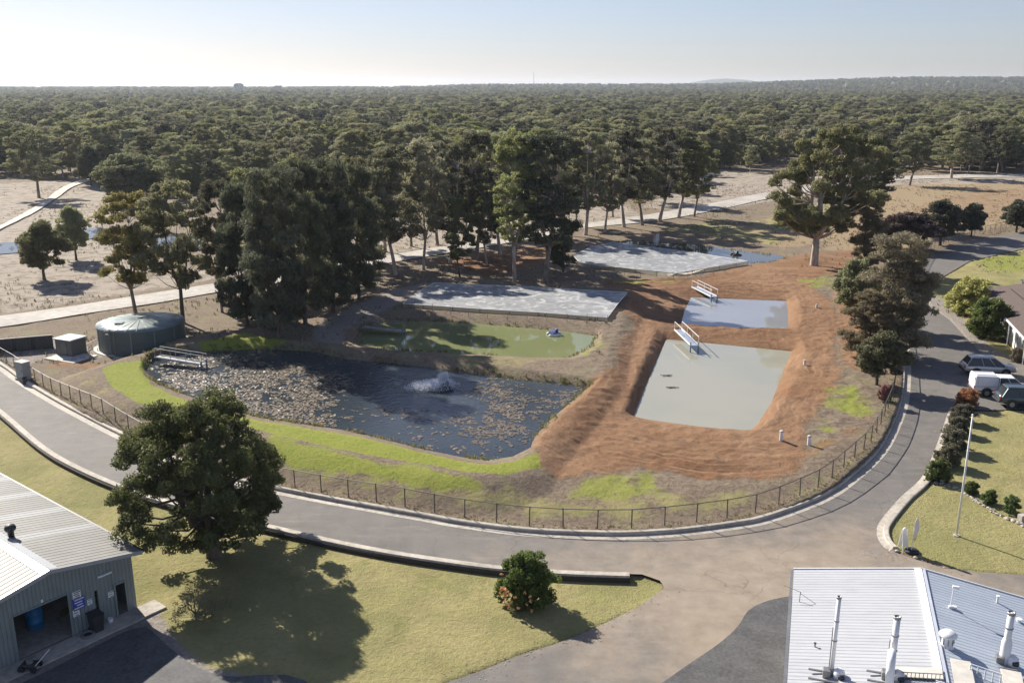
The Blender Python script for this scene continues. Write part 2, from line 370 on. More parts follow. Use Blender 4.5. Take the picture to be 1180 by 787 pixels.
lush = np.maximum(1.35*mask([
  [(120, 424), (135, 418), (165, 415), (162, 428), (176, 444), (200, 456), (226, 463), (260, 473), (300, 484), (340, 489), (400, 499), (470, 516), (535, 531), (562, 535), (596, 531), (618, 522), (622, 536), (580, 545), (540, 544), (500, 535), (440, 526), (380, 514), (330, 503), (228, 475), (160, 464), (128, 443)],
  [(230, 394), (280, 384), (330, 392), (300, 396), (240, 402)]], .55, ZP),
  mask([[(310, 512), (340, 518), (420, 538), (520, 556), (560, 566), (500, 568), (420, 552), (340, 540), (315, 530)]], 1.6, .5))
lush = np.maximum(lush, .68*mask([[(945, 452), (985, 440), (1018, 462), (1012, 486), (975, 484), (940, 478)], [(936, 492), (962, 486), (975, 500), (950, 512)], [(955, 515), (975, 510), (965, 535), (945, 530)]], 3, .2))
lush = np.maximum(lush, .52*mask([[(640, 545), (740, 535), (800, 545), (770, 580), (680, 590), (630, 575)], [(670, 398), (715, 390), (715, 408), (680, 425), (655, 414)], [(680, 318), (780, 322), (815, 318), (800, 328), (700, 330)], [(905, 322), (965, 312), (975, 335), (930, 335)]], 2.5, .5))
lush = np.maximum(lush, .55*mask([[(1105, 295), (1260, 285), (1260, 325), (1120, 312)], [(880, 570), (935, 545), (940, 570), (890, 590)], [(640, 668), (735, 664), (725, 690), (640, 700)], [(0, 530), (40, 540), (160, 600), (180, 650), (60, 570), (0, 560)], [(1015, 600), (1035, 580), (1050, 600), (1030, 628)], [(640, 364), (700, 367), (700, 380), (560, 372)], [(1080, 552), (1120, 545), (1140, 570), (1100, 575)]], 3))
lawn = np.maximum(np.clip(.5+sdf(lawn_poly, X, Y)/1.0, 0, 1), mask([
  [(1017, 600), (1038, 575), (1064, 550), (1079, 518), (1095, 472), (1140, 473), (1300, 474), (1300, 672), (1180, 662), (1108, 657), (1050, 640), (1023, 632), (1012, 612)],
  [(1072, 338), (1105, 300), (1180, 285), (1300, 275), (1300, 430), (1160, 414), (1132, 408), (1112, 388)]], .5))
lawn = np.maximum(lawn, .58*mask([[(342, 566), (320, 520), (400, 530), (520, 556), (640, 560), (740, 560), (900, 560), (940, 540), (1030, 480), (990, 540), (890, 592), (713, 612), (530, 598)], [(470, 362), (700, 368), (700, 382), (540, 372)], [(560, 440), (460, 410), (520, 412), (700, 425)], [(100, 470), (40, 425), (100, 425), (170, 470), (160, 500)]], 3, .3))
lawn = np.maximum(lawn, .55*mask([[(850, 255), (930, 232), (1000, 240), (990, 262), (880, 270)], [(735, 270), (820, 250), (930, 275), (905, 290), (800, 275)]], 4))
dirt = mask([[(612, 520), (622, 502), (640, 486), (660, 466), (690, 440), (708, 425), (712, 400), (735, 378), (716, 362), (728, 336), (690, 332), (700, 322), (800, 320), (862, 304), (900, 296), (985, 284), (985, 312), (945, 318), (935, 330), (958, 345), (968, 372), (960, 400), (970, 430), (950, 462), (925, 497), (930, 520), (915, 548), (830, 552), (740, 540), (650, 552), (615, 545)], [(1000, 430), (1050, 370), (1030, 300), (960, 330), (970, 420)]], 2.2, ZE)
dirt = np.maximum(dirt, .62*mask([[(62, 395), (115, 385), (115, 415), (165, 412), (110, 430), (40, 425)], [(880, 560), (990, 520), (1020, 490), (1000, 470), (920, 520)], [(1023, 632), (1050, 640), (1088, 655), (1108, 660), (1060, 662), (1010, 650)], [(480, 300), (640, 280), (650, 305), (560, 322)]], 2.5, 0)); dirt = np.maximum(dirt, .47*mask([[(950, 285), (960, 262), (1040, 236), (1100, 218), (1240, 214), (1240, 248), (1120, 262), (1060, 285)]], 5, 0))
sand = mask([[(-300, 215), (0, 212), (100, 207), (150, 230), (135, 262), (200, 285), (150, 330), (0, 350), (-300, 380)], [(780, 215), (830, 196), (900, 205), (1040, 205), (1300, 202), (1300, 214), (1040, 214), (900, 232), (800, 245), (740, 240)], [(470, 262), (720, 235), (740, 250), (560, 278), (470, 290), (250, 322), (0, 362), (0, 345), (300, 300)]], 4)
tan = mask([[(1000, 238), (1040, 214), (1300, 212), (1300, 262), (1180, 258), (1090, 270), (1040, 290), (950, 288), (960, 262)], [(840, 262), (930, 250), (960, 275), (900, 290)]], 5)
gravel = mask([[(-60, 392), (0, 405), (62, 392), (120, 402), (118, 412), (60, 410), (20, 425), (-40, 410)], [(1072, 338), (1086, 345), (1145, 402), (1165, 412), (1132, 409), (1112, 389), (1093, 368), (1069, 351)], [(-60, 792), (0, 765), (158, 698), (185, 706), (205, 740), (240, 768), (340, 790), (300, 900), (-200, 900)]], .7)
gravel = np.maximum(gravel, .7*mask([[(370, 365), (440, 335), (500, 322), (465, 350), (440, 362), (405, 380), (400, 398), (360, 395), (350, 385)]], 1.5, ZP))
def setcol(me, name, a, b, c):
    at = me.attributes.new(name, 'FLOAT_COLOR', 'POINT'); at.data.foreach_set('color', np.stack([a, b, c, np.ones_like(a)], 1).astype(np.float32).ravel())
setcol(gme, 'mask_a', lush, lawn, dirt); setcol(gme, 'mask_b', sand, tan, gravel)
dF = np.maximum(sdf(fT, X, Y, 40), sdf(eT, X, Y, 40)); cF = P(820, 420)
setcol(gme, 'track', -dF, np.arctan2(Y-cF.y, X-cF.x)*14, np.zeros_like(X))

def ground_mat():
    k = NT('ground_earth_and_grass'); v = k.coord()
    A = k.n('SeparateColor'); k.l(k.attr('mask_a').outputs['Color'], A.inputs[0]); B = k.n('SeparateColor'); k.l(k.attr('mask_b').outputs['Color'], B.inputs[0])
    big = k.noise(v, .06, 4, .6); mid = k.noise(v, .45, 5, .6); fine = k.noise(v, 3.2, 6, .7); vf = k.noise(v, 11, 3, .7)
    edge = k.math('ADD', k.math('MULTIPLY', mid, .65), k.math('MULTIPLY', fine, .35))
    def sel(m, amp=1.1, w_=.09):
        e = k.math('ADD', m, k.math('MULTIPLY', k.math('SUBTRACT', edge, .5), amp)); return k.rng(e, .5-w_, .5+w_, 0, 1, True)
    f1 = k.rng(fine, .35, .65); f2 = k.rng(mid, .35, .65); f3 = k.rng(big, .35, .65)
    # litter / earth
    c = k.mix(f1, (.115, .085, .06), (.26, .205, .15)); c = k.mix(k.math('MULTIPLY', f2, .55), c, (.25, .20, .15))
    c = k.mix(k.math('MULTIPLY', k.rng(mid, .5, .62, 0, .5, True), f3), c, (.20, .21, .09))
    # sand
    s_ = k.mix(f1, (.27, .225, .18), (.41, .355, .295)); s_ = k.mix(k.rng(mid, .48, .6, 0, .7, True), s_, (.17, .15, .11)); c = k.mix(sel(B.outputs[0], 1.2), c, s_)
    t = k.mix(f1, (.23, .165, .10), (.37, .28, .18)); t = k.mix(k.rng(mid, .45, .65, 0, .6), t, (.25, .22, .125)); c = k.mix(sel(B.outputs[1], 1.2), c, t)
    # wheel tracks follow the ponds
    tr = k.n('SeparateColor'); k.l(k.attr('track').outputs['Color'], tr.inputs[0])
    wob = k.math('MULTIPLY', k.math('SUBTRACT', k.noise(v, .12, 2), .5), 4.0); wob2 = k.math('MULTIPLY', k.math('SUBTRACT', mid, .5), .25)
    cx = k.n('CombineXYZ'); k.l(k.math('ADD', k.math('ADD', tr.outputs[0], wob), wob2), cx.inputs[0]); k.l(k.math('MULTIPLY', tr.outputs[1], .05), cx.inputs[1])
    st = k.noise(cx.outputs[0], 2.0, 5, .62)
    fade = k.rng(k.noise(v, .14, 3, .6), .40, .60, .12, .85); d = k.mix(f1, (.165, .088, .046), (.285, .168, .092)); d = k.mix(k.math('MULTIPLY', k.rng(st, .42, .60, 1, 0), fade), d, (.10, .05, .028)); d = k.mix(k.math('MULTIPLY', k.rng(st, .55, .68), fade), d, (.345, .215, .125)); d = k.mix(k.rng(mid, .42, .64, 0, .65), d, (.20, .098, .048)); d = k.mix(k.rng(fine, .56, .70, 0, .5), d, (.09, .048, .028)); d = k.mix(k.math('MULTIPLY', f3, .35), d, (.42, .28, .18))
    d = k.mix(k.rng(vf, .5, .7, 0, .18), d, (.40, .27, .18))
    sd = sel(A.outputs[2], 1.0); c = k.mix(sd, c, d)
    # mown dry lawn
    g = k.mix(f2, (.235, .21, .10), (.31, .285, .12)); g = k.mix(k.math('MULTIPLY', f3, .6), g, (.20, .21, .075))
    g = k.mix(k.rng(k.noise(v, .16, 5, .65), .45, .62, 0, .75), g, (.34, .30, .14)); g = k.mix(k.rng(k.noise(v, .28, 4, .6, .8), .54, .66, 0, .6), g, (.17, .185, .06)); g = k.mix(k.rng(fine, .45, .66, 0, .55), g, (.22, .165, .085)); g = k.mix(k.rng(vf, .5, .75, 0, .4), g, (.40, .36, .18))
    c = k.mix(sel(A.outputs[1], 1.1), c, g)
    u = k.mix(f1, (.185, .22, .035), (.30, .32, .055)); u = k.mix(k.rng(mid, .42, .66, 0, .55), u, (.27, .275, .07)); u = k.mix(k.rng(vf, .42, .66, 0, .5), u, (.09, .12, .025)); u = k.mix(k.rng(fine, .55, .72, 0, .6), u, (.22, .19, .09))
    c = k.mix(sel(A.outputs[0], 1.25, .12), c, u)
    gr = k.mix(f1, (.20, .18, .16), (.34, .30, .26)); c = k.mix(sel(B.outputs[2], .25, .12), c, gr)
    c = k.mix(k.rng(fine, .62, .75, 0, .35), c, (.05, .042, .03))
    k.l(c, k.b.inputs['Base Color']); k.b.inputs['Roughness'].default_value = .95; k.b.inputs['Specular IOR Level'].default_value = .15
    hh = k.math('ADD', k.math('ADD', k.math('MULTIPLY', fine, .16), k.math('MULTIPLY', vf, .08)), k.math('MULTIPLY', k.math('MULTIPLY', st, sd), .07))
    k.bump(hh, .8, 1.0); return k.m
M_GROUND = ground_mat()
ground = tag(link('ground', gme, M_GROUND), kind='structure')

# ------------------------------------------------------------------ roads, kerbs, paths
def sheet(name, poly, z, m, kind='structure', drape=False, sub=0):
    bm = bmesh.new(); vs_ = [bm.verts.new((p[0], p[1], z)) for p in poly]
    f = bm.faces.new(vs_); bmesh.ops.triangulate(bm, faces=[f])
    bmesh.ops.recalc_face_normals(bm, faces=bm.faces)
    if bm.faces[:][0].normal.z < 0: bmesh.ops.reverse_faces(bm, faces=bm.faces[:])
    me = bpy.data.meshes.new(name); bm.to_mesh(me); bm.free(); return tag(link(name, me, m), kind=kind)
def asphalt_mat():
    k = NT('asphalt_worn'); v = k.coord(); big = k.noise(v, .09, 4, .6); mid = k.noise(v, .8, 5, .65); fine = k.noise(v, 14, 3, .8)
    c = k.mix(k.rng(mid, .3, .7), (.115, .108, .10), (.175, .162, .15)); c = k.mix(k.rng(big, .4, .65, 0, .6), c, (.19, .175, .16))
    c = k.mix(k.rng(fine, .45, .75, 0, .45), c, (.09, .088, .086)); c = k.mix(k.rng(fine, .25, .4, .3, 0), c, (.33, .31, .29))
    # dusty soil carried over the junction
    J = P(905, 665); sub = k.n('VectorMath', operation='SUBTRACT'); k.l(v, sub.inputs[0]); sub.inputs[1].default_value = (J.x, J.y-3, 0)
    sc2 = k.n('VectorMath', operation='MULTIPLY'); k.l(sub.outputs[0], sc2.inputs[0]); sc2.inputs[1].default_value = (.062, .085, 0)
    ln = k.n('VectorMath', operation='LENGTH'); k.l(sc2.outputs[0], ln.inputs[0])
    e = k.math('ADD', ln.outputs[1], k.math('MULTIPLY', k.math('SUBTRACT', k.noise(v, .35, 5, .65), .5), 1.5))
    c = k.mix(k.rng(e, .3, 1.3, .95, 0, True), c, k.mix(k.rng(mid, .3, .7), (.235, .19, .145), (.33, .275, .215)))
    vx = k.coord((.5, 3, 1)); stn = k.noise(vx, .5, 4, .7); c = k.mix(k.rng(stn, .55, .72, 0, .3), c, (.30, .27, .24))
    cr = k.n('TexVoronoi', feature='DISTANCE_TO_EDGE'); cr.inputs['Scale'].default_value = .22
    wv = k.n('VectorMath', operation='ADD'); nz = k.n('TexNoise'); nz.inputs['Scale'].default_value = .8; k.l(v, nz.inputs['Vector']); k.l(v, wv.inputs[0]); k.l(nz.outputs[1], wv.inputs[1]); k.l(wv.outputs[0], cr.inputs['Vector'])
    crack = k.math('MULTIPLY', k.rng(cr.outputs[0], 0, .008, 1, 0), k.rng(big, .45, .6, 0, .5)); c = k.mix(crack, c, (.06, .055, .05))
    k.l(c, k.b.inputs['Base Color']); k.b.inputs['Roughness'].default_value = .8; k.b.inputs['Specular IOR Level'].default_value = .25
    k.bump(k.math('ADD', fine, k.math('MULTIPLY', mid, 2)), .35, .02); return k.m
M_ASPH = asphalt_mat()
road = sheet('road', road_poly, .03, M_ASPH)
M_ASPH2 = plain('asphalt_dark', (.085, .085, .086), .8, var=.35, sc_=6)
apron = sheet('forecourt', [p[:2] for p in smooth(PP([(745, 800), (790, 768), (828, 742), (850, 722), (862, 704), (880, 694), (905, 688), (960, 680)]), .5)]+PP([(1100, 760), (1100, 1100), (600, 1100)]), .036, M_ASPH2)
apron2 = sheet('forecourt', [p[:2] for p in smooth(PP([(20, 790), (70, 766), (120, 740), (150, 726), (168, 722), (190, 742), (225, 768), (262, 780), (310, 778), (350, 784), (400, 830)]), .6)]+PP([(400, 1000), (-100, 1000)]), .05, M_ASPH2)
def sweep(name, path, prof, m, closed=False):
    """prof: (offset to the left of travel, z) closed loop"""
    n = len(path); k = len(prof); vs_ = []; fs = []
    for i, p in enumerate(path):
        t = (path[min(i+1, n-1)]-path[max(i-1, 0)]); t.z = 0; t.normalize(); nn = Vector((-t.y, t.x, 0))
        for (o, z) in prof: vs_.append(p+nn*o+Vector((0, 0, z)))
    for i in range(n-1):
        for j in range(k): fs.append((i*k+j, i*k+(j+1) % k, (i+1)*k+(j+1) % k, (i+1)*k+j))
    fs.append(tuple(range(k))); fs.append(tuple((n-1)*k+j for j in range(k))[::-1])
    return MB().add(vs_, fs).obj(name, m)
kA = sweep('kerb', sA, [(0, -.2), (0, .2), (.05, .24), (.30, .24), (.34, .2), (.34, -.2)], M_CONC); tag(kA, kind='structure')
gA = sweep('gutter', sA, [(-.55, .0), (-.55, .037), (-.02, .034), (-.02, .0)], M_CONC); tag(gA, kind='structure')
kB = sweep('kerb', sB, [(-.5, -.45), (-.5, .06), (-.46, .16), (-.05, .16), (0, .12), (0, -.45)], M_CONC); tag(kB, kind='structure')
kF = sweep('kerb_face', sB, [(-.58, -.5), (-.58, .02), (-.503, .04), (-.503, -.5)], plain('painted_shade_edge', (.06, .05, .042), .9)); tag(kF, kind='structure')  # dark strip paints in the shade on the lawn side of the kerb
kR = sweep('kerb', sR, [(-.62, -.1), (-.62, .15), (-.56, .17), (-.32, .17), (-.28, .05), (.1, .04), (.1, -.1)], M_CONC); tag(kR, kind='structure')
def strip_mesh(name, up, lo, m, dz=.06, z=0, step=2.0):
    a = smooth(PP(up), step); b = smooth(PP(lo), step); n = 90
    def res(c):
        d = [0]
        for p, q in zip(c[:-1], c[1:]): d.append(d[-1]+(q-p).length)
        out = []
        for i in range(n):
            t = d[-1]*i/(n-1); j = min(max(np.searchsorted(d, t)-1, 0), len(c)-2); f = (t-d[j])/max(d[j+1]-d[j], 1e-6); out.append(c[j].lerp(c[j+1], min(f, 1)))
        return out
    a = res(a); b = res(b); W = 5
    pts = np.array([[(p.lerp(q, w_/(W-1)))[:2] for w_ in range(W)] for p, q in zip(a, b)])
    zz = height(pts[..., 0], pts[..., 1])+dz; zz = (np.roll(zz, 1, 0)+zz+np.roll(zz, -1, 0))/3; zz[0] = zz[1]; zz[-1] = zz[-2]
    zz = np.maximum(zz, height(pts[..., 0], pts[..., 1])+dz*.6)
    me = gridmesh(name, W, n, np.concatenate([pts.reshape(-1, 2), zz.reshape(-1, 1)], 1))
    return tag(link(name, me, m), kind='structure')
M_PATH = plain('path_pale_gravel', (.40, .37, .33), .9, var=.22, sc_=1.2)
path1 = strip_mesh('path', [(-60, 372), (0, 365), (100, 351), (180, 338), (250, 327), (330, 314), (465, 292), (545, 279), (661, 261), (780, 243), (883, 223.5), (960, 213), (1034, 205), (1100, 203), (1240, 200)],
                   [(-60, 386), (0, 378), (100, 362), (180, 350), (245, 338), (330, 325), (465, 301), (545, 288), (661, 268), (780, 252), (883, 231), (960, 219), (1034, 210), (1100, 207), (1240, 204)], M_PATH, .12)
M_TRACK = plain('track_white_sand', (.56, .51, .45), .95, var=.2, sc_=.8)
path2 = strip_mesh('path', [(-60, 288), (0, 261), (30, 244), (50, 232), (62, 222), (80, 213), (96, 209), (110, 206)], [(-60, 294), (0, 265.5), (32, 249), (52, 237), (66, 227), (84, 216), (100, 211), (114, 207.5)], M_TRACK, .25)

# ------------------------------------------------------------------ water
def water_mat(name, c, rough=.04, bump=.05, scale=1.2, c2=None, stretch=(1, 1, 1)):
    k = NT(name); v = k.coord(stretch, obj=True)
    n = k.noise(v, scale, 4, .6); n2 = k.noise(v, .09, 3)
    k.l(k.mix(k.rng(n2, .4, .6), c, c2 or c), k.b.inputs['Base Color'])
    k.b.inputs['Roughness'].default_value = rough; k.b.inputs['IOR'].default_value = 1.33; k.b.inputs['Specular IOR Level'].default_value = .5
    k.bump(n, bump, .08); return k.m
sheet('water', lilyT, .5, water_mat('water_lily_pond', (.035, .045, .055), .09, .8, 1.9, (.05, .062, .075)))
sheet('water', grnT, .55, water_mat('water_green', (.185, .205, .095), .03, .03, .8, (.20, .215, .105)))
sheet('water', eT, ZB, water_mat('water_sky_tinted', (.235, .245, .265), .03, .02, .8, (.25, .265, .29)))  # bluish base colour paints in the reflected sky
sheet('water', fT, ZW, water_mat('water_milky', (.315, .305, .245), .035, .05, .8, (.285, .285, .235)))
sheet('water', dT, .15, water_mat('water_pool', (.07, .075, .07), .03, .02, .8))
M_CREEK = water_mat('water_creek', (.05, .055, .05), .04, .03, .6)
for q in ([(-60, 290), (-20, 284), (10, 280), (28, 284), (34, 290), (10, 293), (-40, 296)], [(90, 268), (112, 263), (126, 268), (120, 274), (98, 276)], [(165, 277), (200, 270), (235, 280), (225, 290), (190, 288)], [(330, 150), (350, 149), (352, 152), (332, 153)]):
    pp = smooth(PP(q), 1, True); zz = max(hz(p.x, p.y) for p in pp)
    sheet('water', [p[:2] for p in pp], zz+.06, M_CREEK)

# lily pads: thousands of floating leaves
def in_poly(poly, x, y): return sdf(poly, np.array(x), np.array(y))
rng = np.random.RandomState(5)
def leaf_mesh(name, C, U, V, tint=None):
    """rhombic leaves: centres C, half axes U, V"""
    n = len(C); co_ = np.stack([C-U, C+V, C+U, C-V], 1).reshape(-1, 3)
    me = bpy.data.meshes.new(name); me.vertices.add(4*n); me.vertices.foreach_set('co', co_.astype(np.float32).ravel())
    me.loops.add(4*n); me.loops.foreach_set('vertex_index', np.arange(4*n, dtype=np.int32)); me.polygons.add(n)
    me.polygons.foreach_set('loop_start', np.arange(0, 4*n, 4, dtype=np.int32)); me.polygons.foreach_set('loop_total', np.full(n, 4, np.int32)); me.update(calc_edges=True)
    if tint is not None: a = me.attributes.new('tint', 'FLOAT', 'FACE'); a.data.foreach_set('value', tint.astype(np.float32))
    return me
def pads():
    z = .515; zones = [([(170, 425), (200, 412), (260, 412), (330, 420), (400, 432), (405, 440), (380, 460), (400, 485), (395, 496), (340, 488), (260, 470), (190, 446)], 1.0), ([(560, 462), (580, 440), (640, 446), (672, 450), (630, 485), (600, 500), (590, 490)], .5), ([(500, 485), (560, 478), (605, 488), (600, 505), (560, 515), (520, 500)], .95), ([(430, 462), (475, 470), (470, 480), (440, 474)], .3), ([(400, 480), (430, 485), (425, 497), (405, 495)], .55)]
    w0 = np.array(lilyW); n = 60000
    x = rng.uniform(w0[:, 0].min(), w0[:, 0].max(), n); y = rng.uniform(w0[:, 1].min(), w0[:, 1].max(), n)
    dens = np.zeros(n)
    for p, a in zones: dens = np.maximum(dens, a*np.clip(.5+sdf(PP(p, z), x, y)/3, 0, 1))
    nn = fbm(x, y*.8, 2.6, 40, 4); n2 = fbm(x, y, .45, 50, 2)
    keep = (dens*.75+(nn-.5)*1.5+(n2-.5)*1.6 > .42) & (sdf(lilyW, x, y) > .15) & (rng.rand(n) < .9)
    x = x[keep]; y = y[keep]; m = len(x); r = rng.uniform(.06, .14, m); a = rng.rand(m)*math.tau
    C = np.stack([x, y, np.full(m, z)+rng.rand(m)*.02], 1); t1 = rng.normal(0, .10, m); t2 = rng.normal(0, .10, m)
    U = np.stack([np.cos(a)*r, np.sin(a)*r, t1*r], 1); V = np.stack([-np.sin(a)*r, np.cos(a)*r, t2*r], 1)
    k = NT('lily_pad'); c = k.mix(k.attr('tint').outputs['Fac'], (.09, .07, .048), (.25, .20, .145)); k.l(c, k.b.inputs['Base Color']); k.b.inputs['Roughness'].default_value = .38
    o = link('lily_pads', leaf_mesh('lily_pads', C, U, V, np.clip(rng.rand(m)*.6+nn[keep]*.5, 0, 1)), k.m)
    tag(o, 'mats of brown lily pads floating on the dark pond', 'lily pads', kind='stuff')
pads()
# rough grass along the pond shores and fences
def tufts(name, X_, Y_, Z_, h, m, label, per=7, seed=1, tb=(0, 1)):
    r = np.random.RandomState(seed); n = len(X_)*per; i = np.repeat(np.arange(len(X_)), per)
    x = np.array(X_)[i]+r.normal(0, .13, n); y = np.array(Y_)[i]+r.normal(0, .13, n); z = np.array(Z_)[i]
    hh = h*r.uniform(.3, 1.15, n)*(np.array(Z_)*0+1)[i]; a = r.rand(n)*math.tau; ln = r.uniform(.1, .6, n)
    U = np.stack([np.cos(a)*ln*hh*.5, np.sin(a)*ln*hh*.5, hh*.5], 1); wv = .035+.03*r.rand(n)
    V = np.stack([-np.sin(a)*wv, np.cos(a)*wv, np.zeros(n)], 1); C = np.stack([x, y, z+hh*.42], 1)
    o = link(name, leaf_mesh(name, C, U, V, r.uniform(tb[0], tb[1], n)), m); tag(o, label, 'grass', kind='stuff'); return o
tx, ty, th = [], [], []
for (W, T, zw), dens in zip(PONDS, (2.6, 1.6, 0, 0, .8)):
    if not dens: continue
    pts = smooth(W, .35, True)
    for p in pts:
        if vnoise(np.array([p.x/2.5]), np.array([p.y/2.5]), 77)[0] < .35: continue
        for _ in range(int(dens)+(random.Random(int(p.x*97+p.y*31)).random() < dens % 1)):
            tx.append(p.x+rng.normal(0, .3)); ty.append(p.y+rng.normal(0, .3))
tz = height(np.array(tx), np.array(ty))
tufts('shore_grass', tx, ty, np.maximum(tz, .1), .34, LM['grass'], 'rough tufts of reed and grass fringing the older ponds', 6)

# ------------------------------------------------------------------ fences
def mesh_mat(name, c, cell, wire, diag=True, trans=0):
    k = NT(name); uv = k.attr('uvw'); sep = k.n('SeparateXYZ'); k.l(uv.outputs['Vector'], sep.inputs[0])
    a, b = sep.outputs[0], sep.outputs[1]
    if diag: a, b = k.math('ADD', a, b), k.math('SUBTRACT', a, b)
    m = None
    for q in (a, b):
        t = k.math('ABSOLUTE', k.math('SUBTRACT', k.math('FRACT', k.math('DIVIDE', q, cell)), .5)); t = k.math('LESS_THAN', t, wire/cell/2)
        m = t if m is None else k.math('MAXIMUM', m, t)
    k.b.inputs['Base Color'].default_value = (*c, 1); k.b.inputs['Roughness'].default_value = .6
    tr = k.n('BsdfTransparent'); mx_ = k.n('MixShader'); k.l(m, mx_.inputs[0]); k.l(tr.outputs[0], mx_.inputs[1]); k.l(k.b.outputs[0], mx_.inputs[2]); k.l(mx_.outputs[0], k.out.inputs[0])
    if trans:
        tl = k.n('BsdfTranslucent'); tl.inputs[0].default_value = (*c, 1); m3 = k.n('MixShader'); m3.inputs[0].default_value = trans; k.l(k.b.outputs[0], m3.inputs[1]); k.l(tl.outputs[0], m3.inputs[2]); k.l(m3.outputs[0], mx_.inputs[2])
    return k.m
M_CHAIN2 = mesh_mat('thin_wire', (.3, .29, .27), .11, .006)
M_CHAIN = mesh_mat('chain_wire', (.16, .155, .15), .11, .008)
def fence(pts, h, gap, label, group=None, rail=True, follow=True, post_w=.07, mat=M_CHAIN, cat='fence', dense=1, post_m=None):
    path = [Vector((p[0], p[1], 0)) for p in pts]; d = [0]
    for p, q in zip(path[:-1], path[1:]): d.append(d[-1]+(q-p).length)
    n = max(1, round(d[-1]/gap)); at = []
    for i in range(n+1):
        t = d[-1]*i/n; j = min(max(np.searchsorted(d, t)-1, 0), len(path)-2); q = path[j].lerp(path[j+1], min(1, (t-d[j])/max(d[j+1]-d[j], 1e-6)))
        at.append(Vector((q.x, q.y, hz(q.x, q.y))))
    root = empty('wire_fence', at[0], label, cat, group); o0 = at[0]
    pm = MB().tube([(0, 0, -.25), (0, 0, h+.05)], post_w/2*1.15, 6).obj('post', post_m or M_POST, root); pm.location = (0, 0, 0)
    for i, q in enumerate(at[1:]):
        if i > 98: break
        c = pm.copy(); col.objects.link(c); c.parent = root; c.location = q-o0; c.rotation_euler = (R(random.uniform(-1.5, 1.5)), R(random.uniform(-1.5, 1.5)), 0)
    if rail:
        MB().tube([q-o0+Vector((0, 0, h)) for q in at], .03, 5).obj('top_rail', post_m or M_POST, root)
    vs_ = []; fs = []; uv = []; acc = 0
    for i, q in enumerate(at):
        if i: acc += (q-at[i-1]).length
        vs_ += [q-o0+Vector((0, 0, .03)), q-o0+Vector((0, 0, h-.02))]; uv += [(acc, 0, 0), (acc, h, 0)]
        if i: fs.append((2*i-2, 2*i, 2*i+1, 2*i-1))
    o = MB().add(vs_, fs).obj('wire_mesh', mat, root); at_ = o.data.attributes.new('uvw', 'FLOAT_VECTOR', 'POINT'); at_.data.foreach_set('vector', np.array(uv, np.float32).ravel())
    return root
random.seed(3)
offA = []
for i, p in enumerate(sA):
    t = (sA[min(i+1, len(sA)-1)]-sA[max(i-1, 0)]).normalized(); offA.append(p+Vector((-t.y, t.x, 0))*.85)
i0 = min(range(len(offA)), key=lambda i: (offA[i]-P(30, 436)).length)
ext = PP([(1040, 352), (1048, 325), (1058, 305), (1068, 289)], .1)
fence([p[:2] for p in offA[i0:]]+ext, 1.28, 2.15, 'long chain wire fence curving round the ponds along the road kerb')
fence([p[:2] for p in offA[:max(i0-2, 2)]], 1.28, 2.15, 'short chain wire fence between cabinet and left photo edge')
fence(PP([(1068, 289), (1083, 282), (1110, 274), (1150, 264), (1240, 246)], .1), 1.3, 2.4, 'chain wire fence running behind the round trees at the upper right')
gx_, gy_ = [], []
for p in offA+[Vector((*e, 0)) for e in ext]:
    for _ in range(5):
        a = rng.normal(0, .35); gx_.append(p.x+a); gy_.append(p.y+rng.normal(0, .35))
g1 = [(a, b) for a, b in zip(gx_, gy_) if sdf(road_poly, np.array([a]), np.array([b]))[0] < -.4]
tufts('fence_line_grass', [a for a, b in g1], [b for a, b in g1], height(np.array([a for a, b in g1]), np.array([b for a, b in g1])), .10, LM['grass'], 'dry weeds growing along the foot of the kerb fence', 5, 3, (.3, 1))

nt_ = 26000; ax_ = rng.uniform(-190, 150, nt_); ay_ = 90+230*rng.rand(nt_)**1.2; kk_ = np.abs(ax_) < ay_*.6
kk_ &= (sdf(road_poly, ax_, ay_) < -1) & (sdf(plat2, ax_, ay_) < -1); 
for (W, T, zw) in PONDS: kk_ &= sdf(T, ax_, ay_) < 0
for ln in ([(-60, 379), (100, 356), (250, 333), (465, 297), (661, 265), (883, 227), (1240, 202)],): kk_ &= dline(PP(ln), ax_, ay_) > 3.2
kk_ &= fbm(ax_, ay_, 9, 71) > .47
ax_, ay_ = ax_[kk_], ay_[kk_]
tufts('dry_tussocks', ax_, ay_, height(ax_, ay_), .42, leafmat('dry_tussock', (.10, .085, .05), (.32, .26, .17), .3, .1), 'dry grass tussocks dotted over the bare ground among the trees', 5, 8)
cx_, cy_2 = [], []
for ln, sd in ((sR, .5), (sA[60:], -.7), (smooth(PP([(514, 787), (560, 771), (596, 756), (640, 742), (674, 729), (704, 715), (732, 701), (752, 688), (766, 677)]), .4), .0), (smooth(PP([(1000, 640), (1050, 646), (1100, 660)]), .4), 0)):
    for p in ln:
        for _ in range(9): cx_.append(p.x+rng.normal(0, .55)+sd*.3); cy_2.append(p.y+rng.normal(0, .45)-abs(sd)*.3)
cx_, cy_2 = np.array(cx_), np.array(cy_2); m_ = len(cx_); a = rng.rand(m_)*math.tau; q_ = rng.uniform(.015, .05, m_)
onr = sdf(road_poly, cx_, cy_2) > 0; zz_ = np.where(onr, .05, height(cx_, cy_2)+.02)
o = link('loose_gravel', leaf_mesh('loose_gravel', np.stack([cx_, cy_2, zz_], 1), np.stack([np.cos(a)*q_, np.sin(a)*q_, q_*.3], 1), np.stack([-np.sin(a)*q_, np.cos(a)*q_, q_*.2], 1), rng.rand(m_)), LM['grass'])
o.data.materials.clear(); o.data.materials.append(plain('loose_stones', (.34, .28, .22), .9, var=.4, sc_=9)); tag(o, 'loose gravel and litter spilled along the road edges', 'gravel', kind='stuff')
